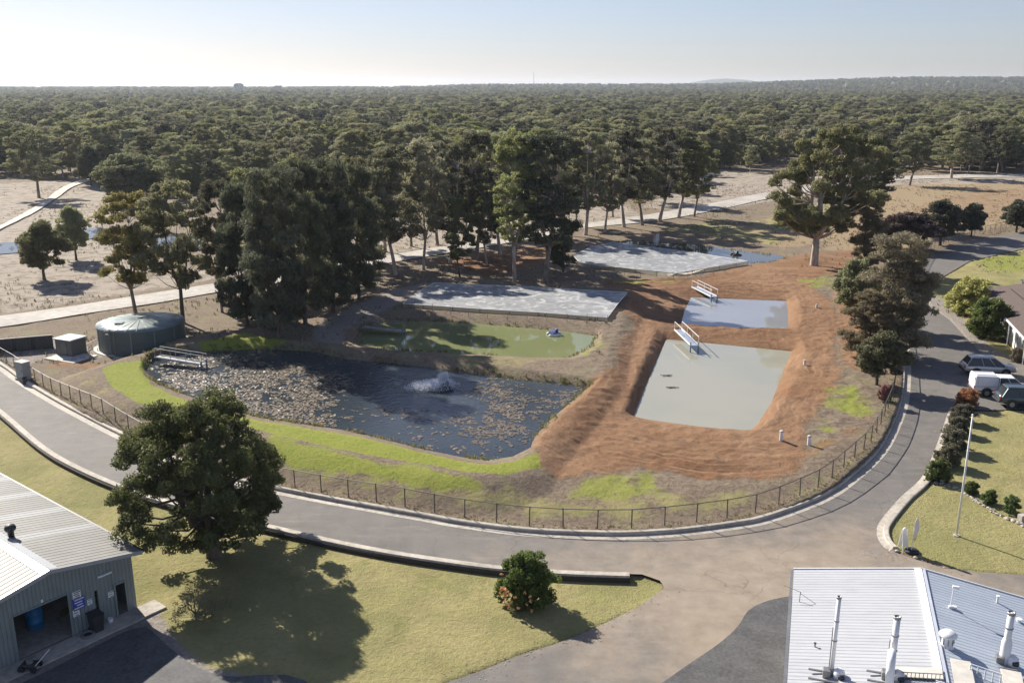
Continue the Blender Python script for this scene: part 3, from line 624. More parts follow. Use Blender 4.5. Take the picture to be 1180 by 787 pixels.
# ------------------------------------------------------------------ netted ponds
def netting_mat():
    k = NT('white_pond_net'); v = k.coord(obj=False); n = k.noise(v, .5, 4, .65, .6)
    vs2 = k.coord((.5, .5, 1), obj=False); n3 = k.noise(vs2, .8, 4, .5, 2.5); c = k.mix(k.rng(n, .35, .65), (.23, .24, .255), (.33, .34, .345)); c = k.mix(k.rng(n3, .5, .64, 0, .75, True), c, (.56, .56, .55)); k.l(c, k.b.inputs['Base Color']); k.b.inputs['Roughness'].default_value = .6  # grey tone and pale streaks paint tree shadow and sun onto the net
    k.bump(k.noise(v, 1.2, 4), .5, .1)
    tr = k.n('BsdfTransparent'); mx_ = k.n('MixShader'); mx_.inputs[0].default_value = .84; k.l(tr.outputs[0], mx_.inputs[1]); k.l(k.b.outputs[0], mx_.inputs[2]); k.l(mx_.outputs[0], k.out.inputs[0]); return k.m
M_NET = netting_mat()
M_SKIRT = mesh_mat('skirt_net', (.62, .58, .5), .05, .022, False, .75)
def net(poly_px, zt, zb, front, label, sag=.15):
    pts = []
    for a_, b_ in zip(PP(poly_px, zt), PP(poly_px[1:]+poly_px[:1], zt)):
        for q_ in range(6): pts.append(Vector((*a_, 0)).lerp(Vector((*b_, 0)), q_/6))
    o0 = Vector((sum(p.x for p in pts)/len(pts), sum(p.y for p in pts)/len(pts), 0))
    root = empty('pond_netting', o0, label, 'netting')
    P2 = [p[:2] for p in pts]; xs = [p[0] for p in P2]; ys = [p[1] for p in P2]
    bm = bmesh.new(); f = bm.faces.new([bm.verts.new((p[0], p[1], zt)) for p in P2]); bmesh.ops.triangulate(bm, faces=[f])
    for _ in range(4):
        lng = [e for e in bm.edges if e.calc_length() > 1.3]
        if lng: bmesh.ops.subdivide_edges(bm, edges=lng, cuts=1); bmesh.ops.triangulate(bm, faces=bm.faces[:])
    X_ = np.array([v.co.x for v in bm.verts]); Y_ = np.array([v.co.y for v in bm.verts]); d = sdf(P2, X_, Y_, 60)
    Zs = zt-sag*(1-np.exp(-np.maximum(d, 0)/3))+(fbm(X_, Y_, 3.0, 8)-.5)*.16*np.clip(d/2, 0, 1)
    for v, z in zip(bm.verts, Zs): v.co.z = z; v.co.x -= o0.x; v.co.y -= o0.y
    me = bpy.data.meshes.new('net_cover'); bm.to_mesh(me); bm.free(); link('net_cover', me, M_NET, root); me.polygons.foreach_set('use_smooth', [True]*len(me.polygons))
    MB().tube([Vector((p.x-o0.x, p.y-o0.y, zt)) for p in pts+[pts[0]]], .035, 5).obj('edge_cable', M_WHITE, root)
    vs_ = []; uv = []; acc = 0; fr = [Vector((*q, 0)) for q in PP(front, zt)]; fp = smooth([q[:2] for q in fr], 1.5)
    for i, p in enumerate(fp):
        if i: acc += (p-fp[i-1]).length
        vs_ += [Vector((p.x, p.y, max(hz(p.x, p.y), zb)))-o0, Vector((p.x, p.y, zt))-o0]; uv += [(acc, 0, 0), (acc, 1, 0)]
    o = MB().add(vs_, [(2*i, 2*i+2, 2*i+3, 2*i+1) for i in range(len(fp)-1)]).obj('side_skirt', M_SKIRT, root)
    at_ = o.data.attributes.new('uvw', 'FLOAT_VECTOR', 'POINT'); at_.data.foreach_set('vector', np.array(uv, np.float32).ravel())
    for i in range(0, len(fp), 2):
        q = fp[i]-o0; MB().tube([(q.x, q.y, -.2+zb), (q.x, q.y, zt)], .04, 5).obj('support_post', M_POST, root)
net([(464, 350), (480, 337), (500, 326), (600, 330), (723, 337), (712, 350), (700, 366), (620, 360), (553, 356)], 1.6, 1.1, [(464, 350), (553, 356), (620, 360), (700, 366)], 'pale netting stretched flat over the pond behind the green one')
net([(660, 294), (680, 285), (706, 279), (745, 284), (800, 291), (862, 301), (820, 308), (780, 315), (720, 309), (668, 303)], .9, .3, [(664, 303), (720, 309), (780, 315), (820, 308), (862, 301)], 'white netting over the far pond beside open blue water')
fence(PP([(478, 357), (553, 364), (620, 368), (700, 374)], ZP), 1.0, 2.4, 'low wire fence along the bank in front of the wide net', rail=False, post_w=.05, mat=M_CHAIN2, post_m=M_GALV)
fence(PP([(645, 312), (700, 316), (780, 324), (830, 317), (866, 308)], .35), 1.0, 2.6, 'low wire fence bending round the far netted pond', rail=False, post_w=.05, mat=M_CHAIN2, post_m=M_GALV)

# ------------------------------------------------------------------ trees
def clump_leaves(cl, per_m2, L, Wd, rs, droop=0, fill=.5, flat=1.0):
    """cl: list of (x,y,z,r,tint)"""
    cl = np.array(cl); wts = cl[:, 3]**2; n = int(per_m2*(wts*12.6).sum()); i = rs.choice(len(cl), n, p=wts/wts.sum())
    d = rs.normal(size=(n, 3)); d /= np.linalg.norm(d, axis=1, keepdims=True); low = d[:, 2] < -.25; d[low, 2] *= .45
    rr = fill+(1-fill)*rs.rand(n)**.7; rr *= 1+rs.normal(0, .09, n)
    C = cl[i, :3]+d*(rr*cl[i, 3])[:, None]*np.array([1, 1, flat])
    nrm = d*.55+rs.normal(0, .62, (n, 3)); nrm[:, 2] += .15; nrm /= np.linalg.norm(nrm, axis=1, keepdims=True)
    r = rs.normal(size=(n, 3)); r[:, 2] -= droop; U = np.cross(nrm, r)
    if droop: U = r-nrm*(r*nrm).sum(1, keepdims=True)
    U /= np.linalg.norm(U, axis=1, keepdims=True)+1e-9; V = np.cross(nrm, U)
    s_ = rs.uniform(.65, 1.25, n)[:, None]
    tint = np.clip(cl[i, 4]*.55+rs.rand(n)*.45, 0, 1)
    return C, U*L*s_, V*Wd*s_, tint
def tree_mesh(seed, Hh, Rr, lo, prof, ncl, cr_, trunk_r, sub=6, per=9, L=.2, Wd=.09, droop=.5, forks=3, flat=.95, bark=BK_MID, leaf='gum', fork_z=None, lean=0, inner=.35, sep=.75, trunk_n=8, fill=.5, cen=(0, 0), gaps=0):
    rs = np.random.RandomState(seed); cls = []; tries = 0
    while len(cls) < ncl and tries < 6000:
        tries += 1; t = rs.rand(); f = np.interp(t, [p[0] for p in prof], [p[1] for p in prof]); a = rs.rand()*math.tau
        rho = math.sqrt(inner+(1-inner)*rs.rand()) if rs.rand() < .8 else math.sqrt(rs.rand())
        f *= 1+.22*math.sin(a*2+seed)+.12*math.sin(a*3+seed*2)
        p = np.array([cen[0]*t+math.cos(a)*rho*f*(Rr-cr_*.6), cen[1]*t+math.sin(a)*rho*f*(Rr-cr_*.6), Hh*(lo+(1-lo)*t)-cr_*.5*t])
        if all(np.linalg.norm((p-q[0])*[1, 1, 1.15]) > sep*(cr_+q[1])*.5*1.35 for q in cls): cls.append((p, cr_*rs.uniform(.7, 1.3)))
    leafcl = []
    for p, r in cls:
        tb = rs.rand()
        for k in range(sub):
            d = rs.normal(size=3); d /= np.linalg.norm(d); d[2] = abs(d[2])*.75-.15
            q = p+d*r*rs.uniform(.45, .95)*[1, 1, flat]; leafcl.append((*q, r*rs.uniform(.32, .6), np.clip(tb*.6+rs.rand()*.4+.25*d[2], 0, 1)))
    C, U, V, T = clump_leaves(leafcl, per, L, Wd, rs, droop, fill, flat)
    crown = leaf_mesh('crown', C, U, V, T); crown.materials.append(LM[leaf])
    mb = MB(); fz = fork_z if fork_z is not None else Hh*lo*.7
    lx = math.sin(seed*1.7)*lean; ly = math.cos(seed*2.3)*lean
    base = [Vector((0, 0, -.3)), Vector((0, 0, .15)), Vector((lx*.4, ly*.4, fz*.5)), Vector((lx, ly, fz))]
    mb.tube(base, [trunk_r*1.35, trunk_r*1.1, trunk_r*.9, trunk_r*.8], trunk_n)
    limbs = []
    for k in range(forks):
        a = math.tau*k/forks+seed; top_ = Vector((lx+math.cos(a)*Rr*.34+cen[0]*.5, ly+math.sin(a)*Rr*.34+cen[1]*.5, fz+(Hh-fz)*(.58+.14*math.sin(k*5+seed))))
        m_ = base[-1].lerp(top_, .5)+Vector((math.cos(a), math.sin(a), 0))*Rr*.06
        pa = [base[-1]-Vector((0, 0, .1)), base[-1].lerp(m_, .5)+Vector((math.cos(a), math.sin(a), 0))*.15, m_, m_.lerp(top_, .55)+Vector((rs.normal(0, .15), rs.normal(0, .15), 0)), top_]
        mb.tube(pa, [trunk_r*.66, trunk_r*.55, trunk_r*.42, trunk_r*.3, trunk_r*.16], 6); limbs.append(pa)
    for p, r in cls:
        p = Vector(p); best = min(((q-p).length+max(0, q.z-p.z+r)*3, q) for l in limbs for q in l)[1] if Hh > 3 else base[-1]
        mid = best.lerp(p, .5)+Vector((rs.normal(0, .1), rs.normal(0, .1), -.12*(p-best).length+.1)); tw = max(.02, trunk_r*.2)
        mb.tube([best, mid, p], [tw, tw*.7, tw*.3], 4, False)
    me = bpy.data.meshes.new('trunk'); me.from_pydata(mb.v, [], mb.f); me.materials.append(bark); me.polygons.foreach_set('use_smooth', [True]*len(me.polygons)); me.update()
    return me, crown, Hh, Rr
GP = [(0, .45), (.2, .8), (.5, 1), (.8, .8), (1, .35)]; OV = [(0, .5), (.15, .85), (.4, 1), (.75, .8), (1, .3)]; TALL = [(0, .6), (.3, 1), (.7, .85), (1, .35)]
K = {}
for i in range(4):
    K['gum%d' % i] = tree_mesh(11+i, 14, 4.6, .26, GP, 60, 1.0, .24, per=30, L=.15, Wd=.065, sep=.6, inner=.12, bark=[BK_MID, BK_PALE][i % 2], lean=.5, fork_z=3.4)
for i in range(3):
    K['tall%d' % i] = tree_mesh(31+i, 17, 3.6, .27, TALL, 64, .92, .26, per=30, L=.15, Wd=.065, sep=.6, inner=.12, bark=BK_PALE if i else BK_MID, lean=.7, fork_z=4.2, droop=1.0)
for i in range(2):
    K['oak%d' % i] = tree_mesh(51+i, 14, 3.6, .05, [(0, .8), (.3, 1), (.75, .85), (1, .5)], 70, 1.3, .24, per=24, L=.22, Wd=.05, droop=1.6, inner=.2, leaf='dark', bark=BK_DARK, sub=5, sep=.42, fork_z=2)
for i in range(2):
    K['round%d' % i] = tree_mesh(61+i, 7, 3.4, .2, OV, 44, 1.1, .22, per=36, L=.13, Wd=.075, sep=.45, inner=.3, leaf='dark', bark=BK_DARK, sub=7, fork_z=1.6)
for i in range(3):
    K['bush%d' % i] = tree_mesh(71+i, 2.0, 1.15, .02, [(0, .8), (.2, 1), (.6, 1), (.85, .8), (1, .4)], 46, .42, .06, per=170, L=.055, Wd=.035, leaf='hedge', bark=BK_DARK, sub=6, fork_z=.3, inner=.1, sep=.42, flat=1.1)
for i in range(3):   # lighter crowns for the woods far away
    K['wood%d' % i] = tree_mesh(81+i, 12, 4.6, .18, OV, 34, 1.6, .22, per=10, L=.26, Wd=.14, sep=.5, inner=.3, sub=6, bark=[BK_MID, BK_PALE, BK_DARK][i], fork_z=2.6, leaf=['gum', 'mid', 'gum'][i])
used_names = {}
def tree(kind, base, hgt_, wid, label, cat='tree', group=None, leaf=None, rot=None, name='gum_tree', depth=None, bark=None):
    tm, cm, H0, R0 = K[kind]; e = empty(name, base, label, cat, group, random.uniform(0, 6.28) if rot is None else rot)
    sx_ = wid/(2*R0); e.scale = (sx_, depth/(2*R0) if depth else sx_, hgt_/H0)
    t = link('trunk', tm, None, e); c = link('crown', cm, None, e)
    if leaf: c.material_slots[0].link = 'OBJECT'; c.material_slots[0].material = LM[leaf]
    if bark: t.material_slots[0].link = 'OBJECT'; t.material_slots[0].material = bark
    return e
def ptree(kind, bx, by, ty_, wpx, label, **kw):
    b = G(bx, by); h = topz(b, ty_)-b.z; return tree(kind, b, h, wpx*pxm(by), label, **kw)
random.seed(11)
# the big tree on the lawn by the shed
K['fig'] = tree_mesh(5, 9.9, 6.0, .15, [(0, .72), (.2, .98), (.45, 1), (.75, .74), (1, .34)], 125, .88, .46, per=72, L=.085, Wd=.045, droop=.2, leaf='pine', bark=BK_DARK, sub=8, forks=6, flat=1.05, fork_z=1.3, inner=.1, sep=.56, trunk_n=12, cen=(-1.0, 1.0), fill=.55)
b = G(247, 641); e = empty('spreading_tree', b, 'large spreading dark tree on the lawn beside the grey shed', 'tree'); e.scale = (.95, .95, .98)
link('trunk', K['fig'][0], None, e); link('crown', K['fig'][1], None, e)
K['scrub'] = tree_mesh(6, 3.2, 2.5, .1, OV, 14, .8, .09, per=26, L=.07, Wd=.035, leaf='mid', bark=BK_MID, sub=6, fork_z=.5, forks=5, inner=.4)
b = G(226, 712); tree('scrub', b, 2.0, 3.2, 'straggly grey brown shrub in the shade under the big tree', 'shrub', name='shrub', rot=1)
# the big river gum
K['river'] = tree_mesh(8, 21.3, 8.4, .24, [(0, .35), (.15, .75), (.35, 1), (.65, 1), (.85, .75), (1, .4)], 120, 1.4, .62, per=24, L=.18, Wd=.08, droop=.9, leaf='gum', bark=BK_PALE, sub=7, forks=5, flat=1.05, fork_z=4.2, inner=.1, sep=.48, trunk_n=12, cen=(3.2, 0))
b = G(938, 306); e = empty('gum_tree', b, 'largest gum with white forked trunk standing on bare red soil', 'tree'); e.scale = (.98, .9, 1.0)
link('trunk', K['river'][0], None, e); link('crown', K['river'][1], None, e)
T = [  # kind, base x, base y, top y, width px, label, kw
 ('gum0', 157, 366, 221, 84, 'golden topped gum with forked trunk behind the round tank', dict(leaf='gold_lit', bark=BK_MID)),
 ('gum2', 211, 372, 206, 92, 'tall golden topped gum just right of the round tank', dict(leaf='gold_lit', bark=BK_DARK)),
 ('round1', 51, 322, 255, 54, 'small rounded gum standing alone in the pale clearing', dict(leaf='gum', name='gum_tree')),
 ('round0', 88, 300, 240, 40, 'slender small gum beside the puddles left of golden gums', dict(leaf='gum')),
 ('gum2', 45, 228, 148, 66, 'gum with a visible dark trunk beside the white sand track', dict()),
 ('round0', 105, 214, 170, 36, 'low dark tree at the bend of the sand track', dict(name='round_tree')),
 ('round1', 152, 234, 178, 82, 'broad dark green tree behind the golden gums', dict(leaf='mid', name='round_tree')),
 ('gum0', 256, 360, 208, 62, 'thin limbed gum at the left end of the dark grove', dict(bark=BK_MID)),
 ('oak0', 285, 376, 212, 66, 'dark she oak at the left of the dense grove', dict(name='she_oak')),
 ('oak1', 322, 389, 196, 78, 'largest and darkest she oak with foliage down to the pond bank', dict(name='she_oak')),
 ('oak0', 352, 374, 184, 74, 'dark she oak just right of the darkest one', dict(name='she_oak')),
 ('oak1', 384, 362, 186, 66, 'dark she oak in the right half of the dense grove', dict(name='she_oak')),
 ('oak0', 414, 347, 190, 62, 'dark she oak at the right end of the dense grove', dict(name='she_oak')),
 ('tall0', 300, 342, 190, 76, 'gum crown rising behind the left of the dark grove', dict()),
 ('tall1', 345, 335, 180, 80, 'gum crown rising behind the middle of the dark grove', dict()),
 ('gum1', 395, 322, 182, 80, 'broad gum rising behind the right of the dark grove', dict()),
 ('gum2', 432, 322, 192, 60, 'gum with low leaves between the grove and the leaning trunk', dict()),
 ('tall1', 456, 317, 168, 66, 'leftmost bare trunked gum of the row before the pale path', dict()),
 ('gum0', 488, 311, 160, 66, 'gum with pale trunk leaning at its foot near the path', dict(bark=BK_PALE)),
 ('tall2', 519, 304, 164, 58, 'second of the close gums left of the row centre', dict()),
 ('gum3', 530, 322, 228, 46, 'short thin gum with slim dark trunk behind the netting', dict(bark=BK_DARK)),
 ('tall0', 549, 299, 148, 62, 'tall gum with light green crown near the row centre', dict()),
 ('gum1', 561, 306, 210, 48, 'short gum with a thin trunk near the row centre', dict()),
 ('tall2', 576, 294, 152, 58, 'gum behind the light green crown near the row centre', dict()),
 ('tall1', 593, 325, 150, 66, 'tall slim gum directly left of the dark wide gum', dict()),
 ('tall0', 628, 327, 150, 84, 'dark wide crowned gum closest behind the long white netting', dict(leaf='dark', bark=BK_MID)),
 ('oak1', 649, 314, 200, 34, 'narrow dark tree at the left corner of the far netting', dict(name='she_oak')),
 ('tall2', 675, 271, 150, 58, 'first pale trunked gum right of the dark wide gum', dict()),
 ('gum3', 697, 268, 164, 54, 'gum with bushy low branches behind the far netting', dict()),
 ('tall1', 719, 262, 148, 54, 'gum with the straightest white trunk behind the far netting', dict(bark=BK_PALE)),
 ('tall0', 740, 260, 158, 52, 'bushy gum right of the straightest white trunk', dict()),
 ('tall2', 760, 256, 146, 58, 'gum with twin leaning trunks above the far pond', dict(bark=BK_PALE)),
 ('tall1', 782, 251, 148, 54, 'second last gum at the right end of the row', dict()),
 ('gum0', 800, 250, 160, 50, 'last gum at the right end of the tall row', dict()),
 ('tall0', 996, 262, 150, 72, 'dark gum behind the right side of the largest gum', dict(leaf='dark', bark=BK_MID)),
 ('round0', 1083, 283, 233, 52, 'biggest dark round tree by the upper right fence', dict(name='round_tree')),
 ('round1', 1119, 273, 235, 33, 'smaller round tree right of the biggest one by the fence', dict(name='round_tree')),
 ('round0', 1171, 268, 232, 40, 'round tree at the right photo edge by the fence', dict(name='round_tree')),
 ('round1', 1196, 268, 234, 38, 'round tree cut off by the right photo edge', dict(name='round_tree')),
 ('round1', 1036, 288, 245, 76, 'dark plum coloured tree behind the tall brown roadside tree', dict(leaf='plum', name='round_tree')),
 ('oak1', 996, 310, 232, 44, 'thin drooping tree below the crown of the largest gum', dict(leaf='rust', name='gum_tree')),
 ('round0', 985, 372, 302, 52, 'grey green tree at the left of the roadside clump', dict(leaf='mid', name='round_tree')),
 ('oak1', 1027, 408, 272, 86, 'tall brown leaved tree at the road bend', dict(leaf='rust', name='roadside_tree', bark=BK_MID)),
 ('oak0', 1044, 385, 292, 54, 'greyish leafy tree at the road side of the brown tree', dict(leaf='hedge', name='roadside_tree')),
 ('round1', 1010, 443, 382, 58, 'low grey green bush tree below the brown roadside tree', dict(leaf='hedge', name='round_tree')),
 ('oak0', 1000, 410, 335, 56, 'small brown leaved tree left of the road bend', dict(leaf='rust', name='roadside_tree')),
 ('bush0', 1116, 362, 321, 52, 'lime green tree beside the dark roofed house', dict(leaf='lime', name='round_tree')),
 ('bush1', 1134, 388, 344, 44, 'dark green tree against the wall of the white house', dict(leaf='green', name='round_tree')),
 ('tall2', 318, 306, 196, 60, 'gum top showing over the left shoulder of the dark grove', dict()),
 ('gum1', 366, 300, 186, 66, 'gum top showing over the middle of the dark grove', dict()),
 ('gum0', 412, 298, 180, 62, 'broad gum beyond the path behind the end of the grove', dict()),
 ('tall1', 444, 290, 172, 54, 'gum beyond the path left of the leftmost bare trunk', dict()),
 ('gum2', 474, 284, 168, 58, 'spreading gum beyond the path between two leaning trunks', dict()),
 ('tall0', 504, 282, 160, 52, 'gum beyond the path left of the short thin gum', dict()),
 ('gum1', 536, 276, 156, 60, 'broad gum beyond the path behind the row centre', dict()),
 ('tall2', 566, 272, 152, 52, 'narrow gum beyond the path behind the row centre', dict()),
 ('gum0', 604, 272, 152, 62, 'broad gum beyond the path left of the dark wide gum', dict()),
 ('tall1', 648, 272, 154, 58, 'gum beyond the path right of the dark wide gum', dict()),
 ('gum2', 664, 262, 158, 50, 'spreading gum beyond the first pale trunked gum', dict()),
 ('gum3', 706, 250, 156, 50, 'gum beyond the path left of the straightest white trunk', dict()),
 ('gum3', 865, 199, 168, 24, 'small dark tree at the back of the open paddock', dict()),
 ('gum1', 746, 232, 150, 60, 'gum beyond the path behind the right end of the row', dict()),
 ('gum2', 1096, 206, 150, 62, 'pale limbed gum at the back of the bare paddock', dict(bark=BK_PALE)),
 ('gum0', 1048, 214, 152, 56, 'gum beside the path right of the largest gum', dict()),
]
for k_, bx, by, ty_, wp, lb, kw in T:
    ptree(k_, bx, by, ty_, wp, lb, **kw)
BSH = [(605, 695, 640, 56, 'round green bush with orange flowers on the front lawn', 'green'),
 (1113, 470, 449, 27, 'orange leaved bush at the top of the roadside bush row', 'orange'),
 (1108, 486, 467, 27, 'brown bush next below the orange leaved one', 'hedge'),
 (1103, 500, 482, 26, 'third bush down in the roadside row', 'hedge'),
 (1099, 519, 495, 32, 'fourth bush down in the roadside row', 'hedge'),
 (1092, 537, 514, 30, 'fifth brownish bush down in the roadside row', 'hedge'),
 (1081, 554, 530, 28, 'dark green bush at the lower end of the row', 'green'),
 (1118, 569, 556, 15, 'small green shrub nearest the flagpole in the stone edging', 'green'),
 (1140, 580, 566, 17, 'middle small shrub along the stone edging', 'green'),
 (1164, 590, 572, 20, 'right small rounded shrub along the stone edging', 'green'),
 (1019, 462, 444, 14, 'small reddish bush behind the fence by the road', 'orange'),
 (1172, 418, 402, 18, 'dry pale shrub at the foot of the house wall', 'rust')]
for i, (bx, by, ty_, wp, lb, lf) in enumerate(BSH):
    e = ptree('bush%d' % (i % 3), bx, by, ty_-1, wp*(1.1 if i == 0 else 1.0), lb, cat='bush', name='bush', leaf=lf)
    if i == 0:
        c = []; rs = np.random.RandomState(4)
        for q in range(26):
            a = rs.uniform(2.6, 5.0); z = rs.uniform(.25, 1.0); c.append((math.cos(a)*1.12, math.sin(a)*1.12, z, .07, rs.rand()))
        C, U, V, Tn = clump_leaves(c, 220, .04, .035, rs); o = link('flowers', leaf_mesh('flowers', C, U, V, Tn), LM['flower'], e); e.rotation_euler.z = 0; o['label'] = 'orange flowers low on the bush'

# woodland: 235 individual trees, then the endless wood behind them
fr = np.random.RandomState(9)
ysk = [(-400, 205), (0, 204), (110, 212), (200, 232), (400, 228), (760, 222), (785, 198), (900, 194), (1040, 198), (1120, 203), (1180, 206), (1600, 206)]
def front_row(px): return np.interp(px, [a for a, b in ysk], [b for a, b in ysk])
cand = []
def ground_px(x, y):   # photo coordinates of a ground point
    d = (H)*(-1); zc = y*cP-(-H)*sP*-1
    dep = y*cP+H*sP; v = (H*cP-y*sP)/dep*F+393.5; return 590+x/dep*F, v
yy = 225.0; rows = []
while yy < 5200:
    stp = 7.8+max(0, yy-300)*.0062; half = yy*.60+14
    n = int(2*half/stp); xs = np.linspace(-half, half, n)+fr.normal(0, stp*.3, n); ys = yy+fr.normal(0, stp*.33, n)
    rows.append(np.stack([xs, ys], 1)); yy += stp*.92
pts = np.concatenate(rows); px, py = ground_px(pts[:, 0], pts[:, 1])
ok = (py < front_row(px)-1)
dpath = dline([p[:2] for p in smooth(PP([(661, 264), (780, 247), (883, 227), (960, 215), (1034, 207), (1240, 202)]), 8)], pts[:, 0], pts[:, 1]); ok &= dpath > 9
clear = fbm(pts[:, 0], pts[:, 1], 55, 61, 2); ok &= ~((clear > .68) & (pts[:, 1] < 2500))
pts = pts[ok]; px = px[ok]; py = py[ok]
inview = (px > -40) & (px < 1220); order = np.argsort(np.where(inview, pts[:, 1], 1e9))[:236]; sel = np.zeros(len(pts), bool); sel[order] = True
zs = height(pts[:, 0], pts[:, 1])
kinds = {'gum': [('gum0', 12.5, 10), ('gum1', 13, 10.5), ('gum2', 12, 9.5), ('gum3', 14, 10)], 'mid': [('wood1', 8.5, 9.5), ('wood1', 7.5, 9)], 'dark': [('round0', 9.5, 9.5), ('wood2', 11, 9)], 'tall': [('tall0', 14.5, 8), ('tall1', 14, 8)]}
for q in np.where(sel)[0]:
    x, y = pts[q]; zone = vnoise(np.array([x/45]), np.array([y/45]), 12)[0]; u = fr.rand(); X_ = px[q]
    kd = 'mid' if (150 < X_ < 430 and u < .62) else ('dark' if u < .18+.25*(zone > .6) else ('tall' if u > .84 else 'gum'))
    kk, hh, ww = kinds[kd][fr.randint(len(kinds[kd]))]; s_ = fr.uniform(.78, 1.18)
    big_ = 'tall' if s_ > .98 else 'low'
    where = [w_ for lim, w_ in ((130, 'beyond the pale clearing'), (260, 'behind the golden topped gums'), (360, 'behind the left of the dark grove'), (450, 'behind the right of the dark grove'), (540, 'behind the leaning trunk gums'), (640, 'behind the dark wide gum'), (740, 'behind the straightest white trunk'), (830, 'right of the long gum row'), (930, 'behind the open paddock'), (1050, 'behind the largest gum'), (9999, 'beyond the bare tan paddock')) if X_ < lim][0]
    deep = py[q] < front_row(X_)-9
    nm = {'gum': 'olive gum', 'mid': 'yellow green tree', 'dark': 'dark round tree', 'tall': 'narrow gum'}[kd]
    lab_ = '%s %s %s %s' % (big_, nm, 'deep in the wood' if deep else 'at the wood edge', where)
    tree(kk, (x, y, zs[q]), hh*s_, ww*s_*fr.uniform(.9, 1.15), lab_, group=lab_.replace(' tree ', ' trees ').replace(' gum ', ' gums ', 1), leaf={'mid': 'mid', 'dark': 'dark' if kk[0] == 'r' else None}.get(kd), name={'gum': 'gum_tree', 'mid': 'wattle_tree', 'dark': 'round_tree', 'tall': 'gum_tree'}[kd])
rest = np.where(~sel)[0]
me = bpy.data.meshes.new('distant_forest'); me.vertices.add(len(rest)); me.vertices.foreach_set('co', np.column_stack([pts[rest], zs[rest]-.3]).astype(np.float32).ravel())
df_ = np.clip((pts[rest, 1]-300)/4500, 0, 1); a = me.attributes.new('size', 'FLOAT', 'POINT'); a.data.foreach_set('value', (fr.uniform(.45, 1.0, len(rest))**.9*1.4*(1+.3*df_)).astype(np.float32)); me.update()
forest = link('distant_forest', me); tag(forest, 'endless olive green eucalypt wood reaching to the horizon', 'forest', kind='stuff')
gn = bpy.data.node_groups.new('scatter', 'GeometryNodeTree'); gn.interface.new_socket('Geometry', in_out='INPUT', socket_type='NodeSocketGeometry'); gn.interface.new_socket('Geometry', in_out='OUTPUT', socket_type='NodeSocketGeometry')
N = gn.nodes.new; gi = N('NodeGroupInput'); go = N('NodeGroupOutput'); m2p = N('GeometryNodeMeshToPoints'); iop = N('GeometryNodeInstanceOnPoints'); jg = N('GeometryNodeJoinGeometry'); GL = gn.links.new
src = {}
for o in bpy.data.objects:
    if o.parent and o.name.split('.')[0] in ('crown', 'trunk') and not any(s.link == 'OBJECT' for s in o.material_slots): src.setdefault(o.data.name, o)
for kk in ('wood0', 'wood1', 'wood2', 'gum0', 'gum3', 'tall1', 'gum2'):
    tm, cm, H0, R0 = K[kk]; sub = N('GeometryNodeJoinGeometry')
    for m_ in (tm, cm):
        if m_.name not in src: continue
        oi = N('GeometryNodeObjectInfo'); oi.transform_space = 'ORIGINAL'; oi.inputs[0].default_value = src[m_.name]; GL(oi.outputs['Geometry'], sub.inputs[0])
    g2i = N('GeometryNodeGeometryToInstance'); tf = N('GeometryNodeTransform')
    s_ = 11.5/H0; w_ = 10.5/(2*R0); tf.inputs['Scale'].default_value = (w_, w_, s_); GL(sub.outputs[0], tf.inputs[0]); GL(tf.outputs[0], g2i.inputs[0]); GL(g2i.outputs[0], jg.inputs[0])
rv = N('FunctionNodeRandomValue'); rv.data_type = 'FLOAT_VECTOR'; rv.inputs[0].default_value = (0, 0, 0); rv.inputs[1].default_value = (0, 0, 6.283)
at = N('GeometryNodeInputNamedAttribute'); at.data_type = 'FLOAT'; at.inputs[0].default_value = 'size'
GL(gi.outputs[0], m2p.inputs[0]); GL(m2p.outputs[0], iop.inputs['Points']); GL(jg.outputs[0], iop.inputs['Instance']); iop.inputs['Pick Instance'].default_value = True
GL(rv.outputs[0], iop.inputs['Rotation']); GL(at.outputs[0], iop.inputs['Scale']); GL(iop.outputs[0], go.inputs[0])
md = forest.modifiers.new('scatter', 'NODES'); md.node_group = gn

# ------------------------------------------------------------------ buildings
def ray_plane(px, py, p0, n):
    u = (px-590)/F; v = (py-393.5)/F; d = Vector((u, cP-v*sP, -(sP+v*cP))); o = Vector((0, 0, H)); return o+d*((Vector(p0)-o).dot(n)/d.dot(n))
def quadbox(mb, a, b, c, d, th, n=None):
    """slab: quad a b c d with thickness th below"""
    a, b, c, d = map(Vector, (a, b, c, d)); n = (b-a).cross(d-a).normalized() if n is None else n
    q = [a, b, c, d]+[p-n*th for p in (a, b, c, d)]
    return mb.add(q, [(0, 1, 2, 3), (7, 6, 5, 4), (0, 4, 5, 1), (1, 5, 6, 2), (2, 6, 7, 3), (3, 7, 4, 0)])
def wall_with_holes(mb, x0, x1, topf, holes, th=.12, y=0, z0=0, bot=-.3):
    xs = sorted({x0, x1, *[q for h in holes for q in h[:2]]}|({(x0+x1)/2} if topf((x0+x1)/2) > topf(x0)+.1 and not any(h[0] < (x0+x1)/2 < h[1] for h in holes) else set()))
    for a, b in zip(xs[:-1], xs[1:]):
        m_ = (a+b)/2; hs = [h for h in holes if h[0] <= m_ <= h[1]]; segs = []; z = bot
        for h in sorted(hs, key=lambda q: q[2]):
            if h[2] > z+.01: segs.append((z, z, h[2], h[2]))
            z = h[3]
        segs.append((z, z, topf(a), topf(b)))
        for (za, zb, ta, tb) in segs:
            v = [(a, y, za), (b, y, zb), (b, y, tb), (a, y, ta), (a, y+th, za), (b, y+th, zb), (b, y+th, tb), (a, y+th, ta)]
            mb.add(v, [(0, 1, 2, 3), (5, 4, 7, 6), (0, 4, 5, 1), (3, 2, 6, 7), (1, 5, 6, 2), (4, 0, 3, 7)])
    return mb
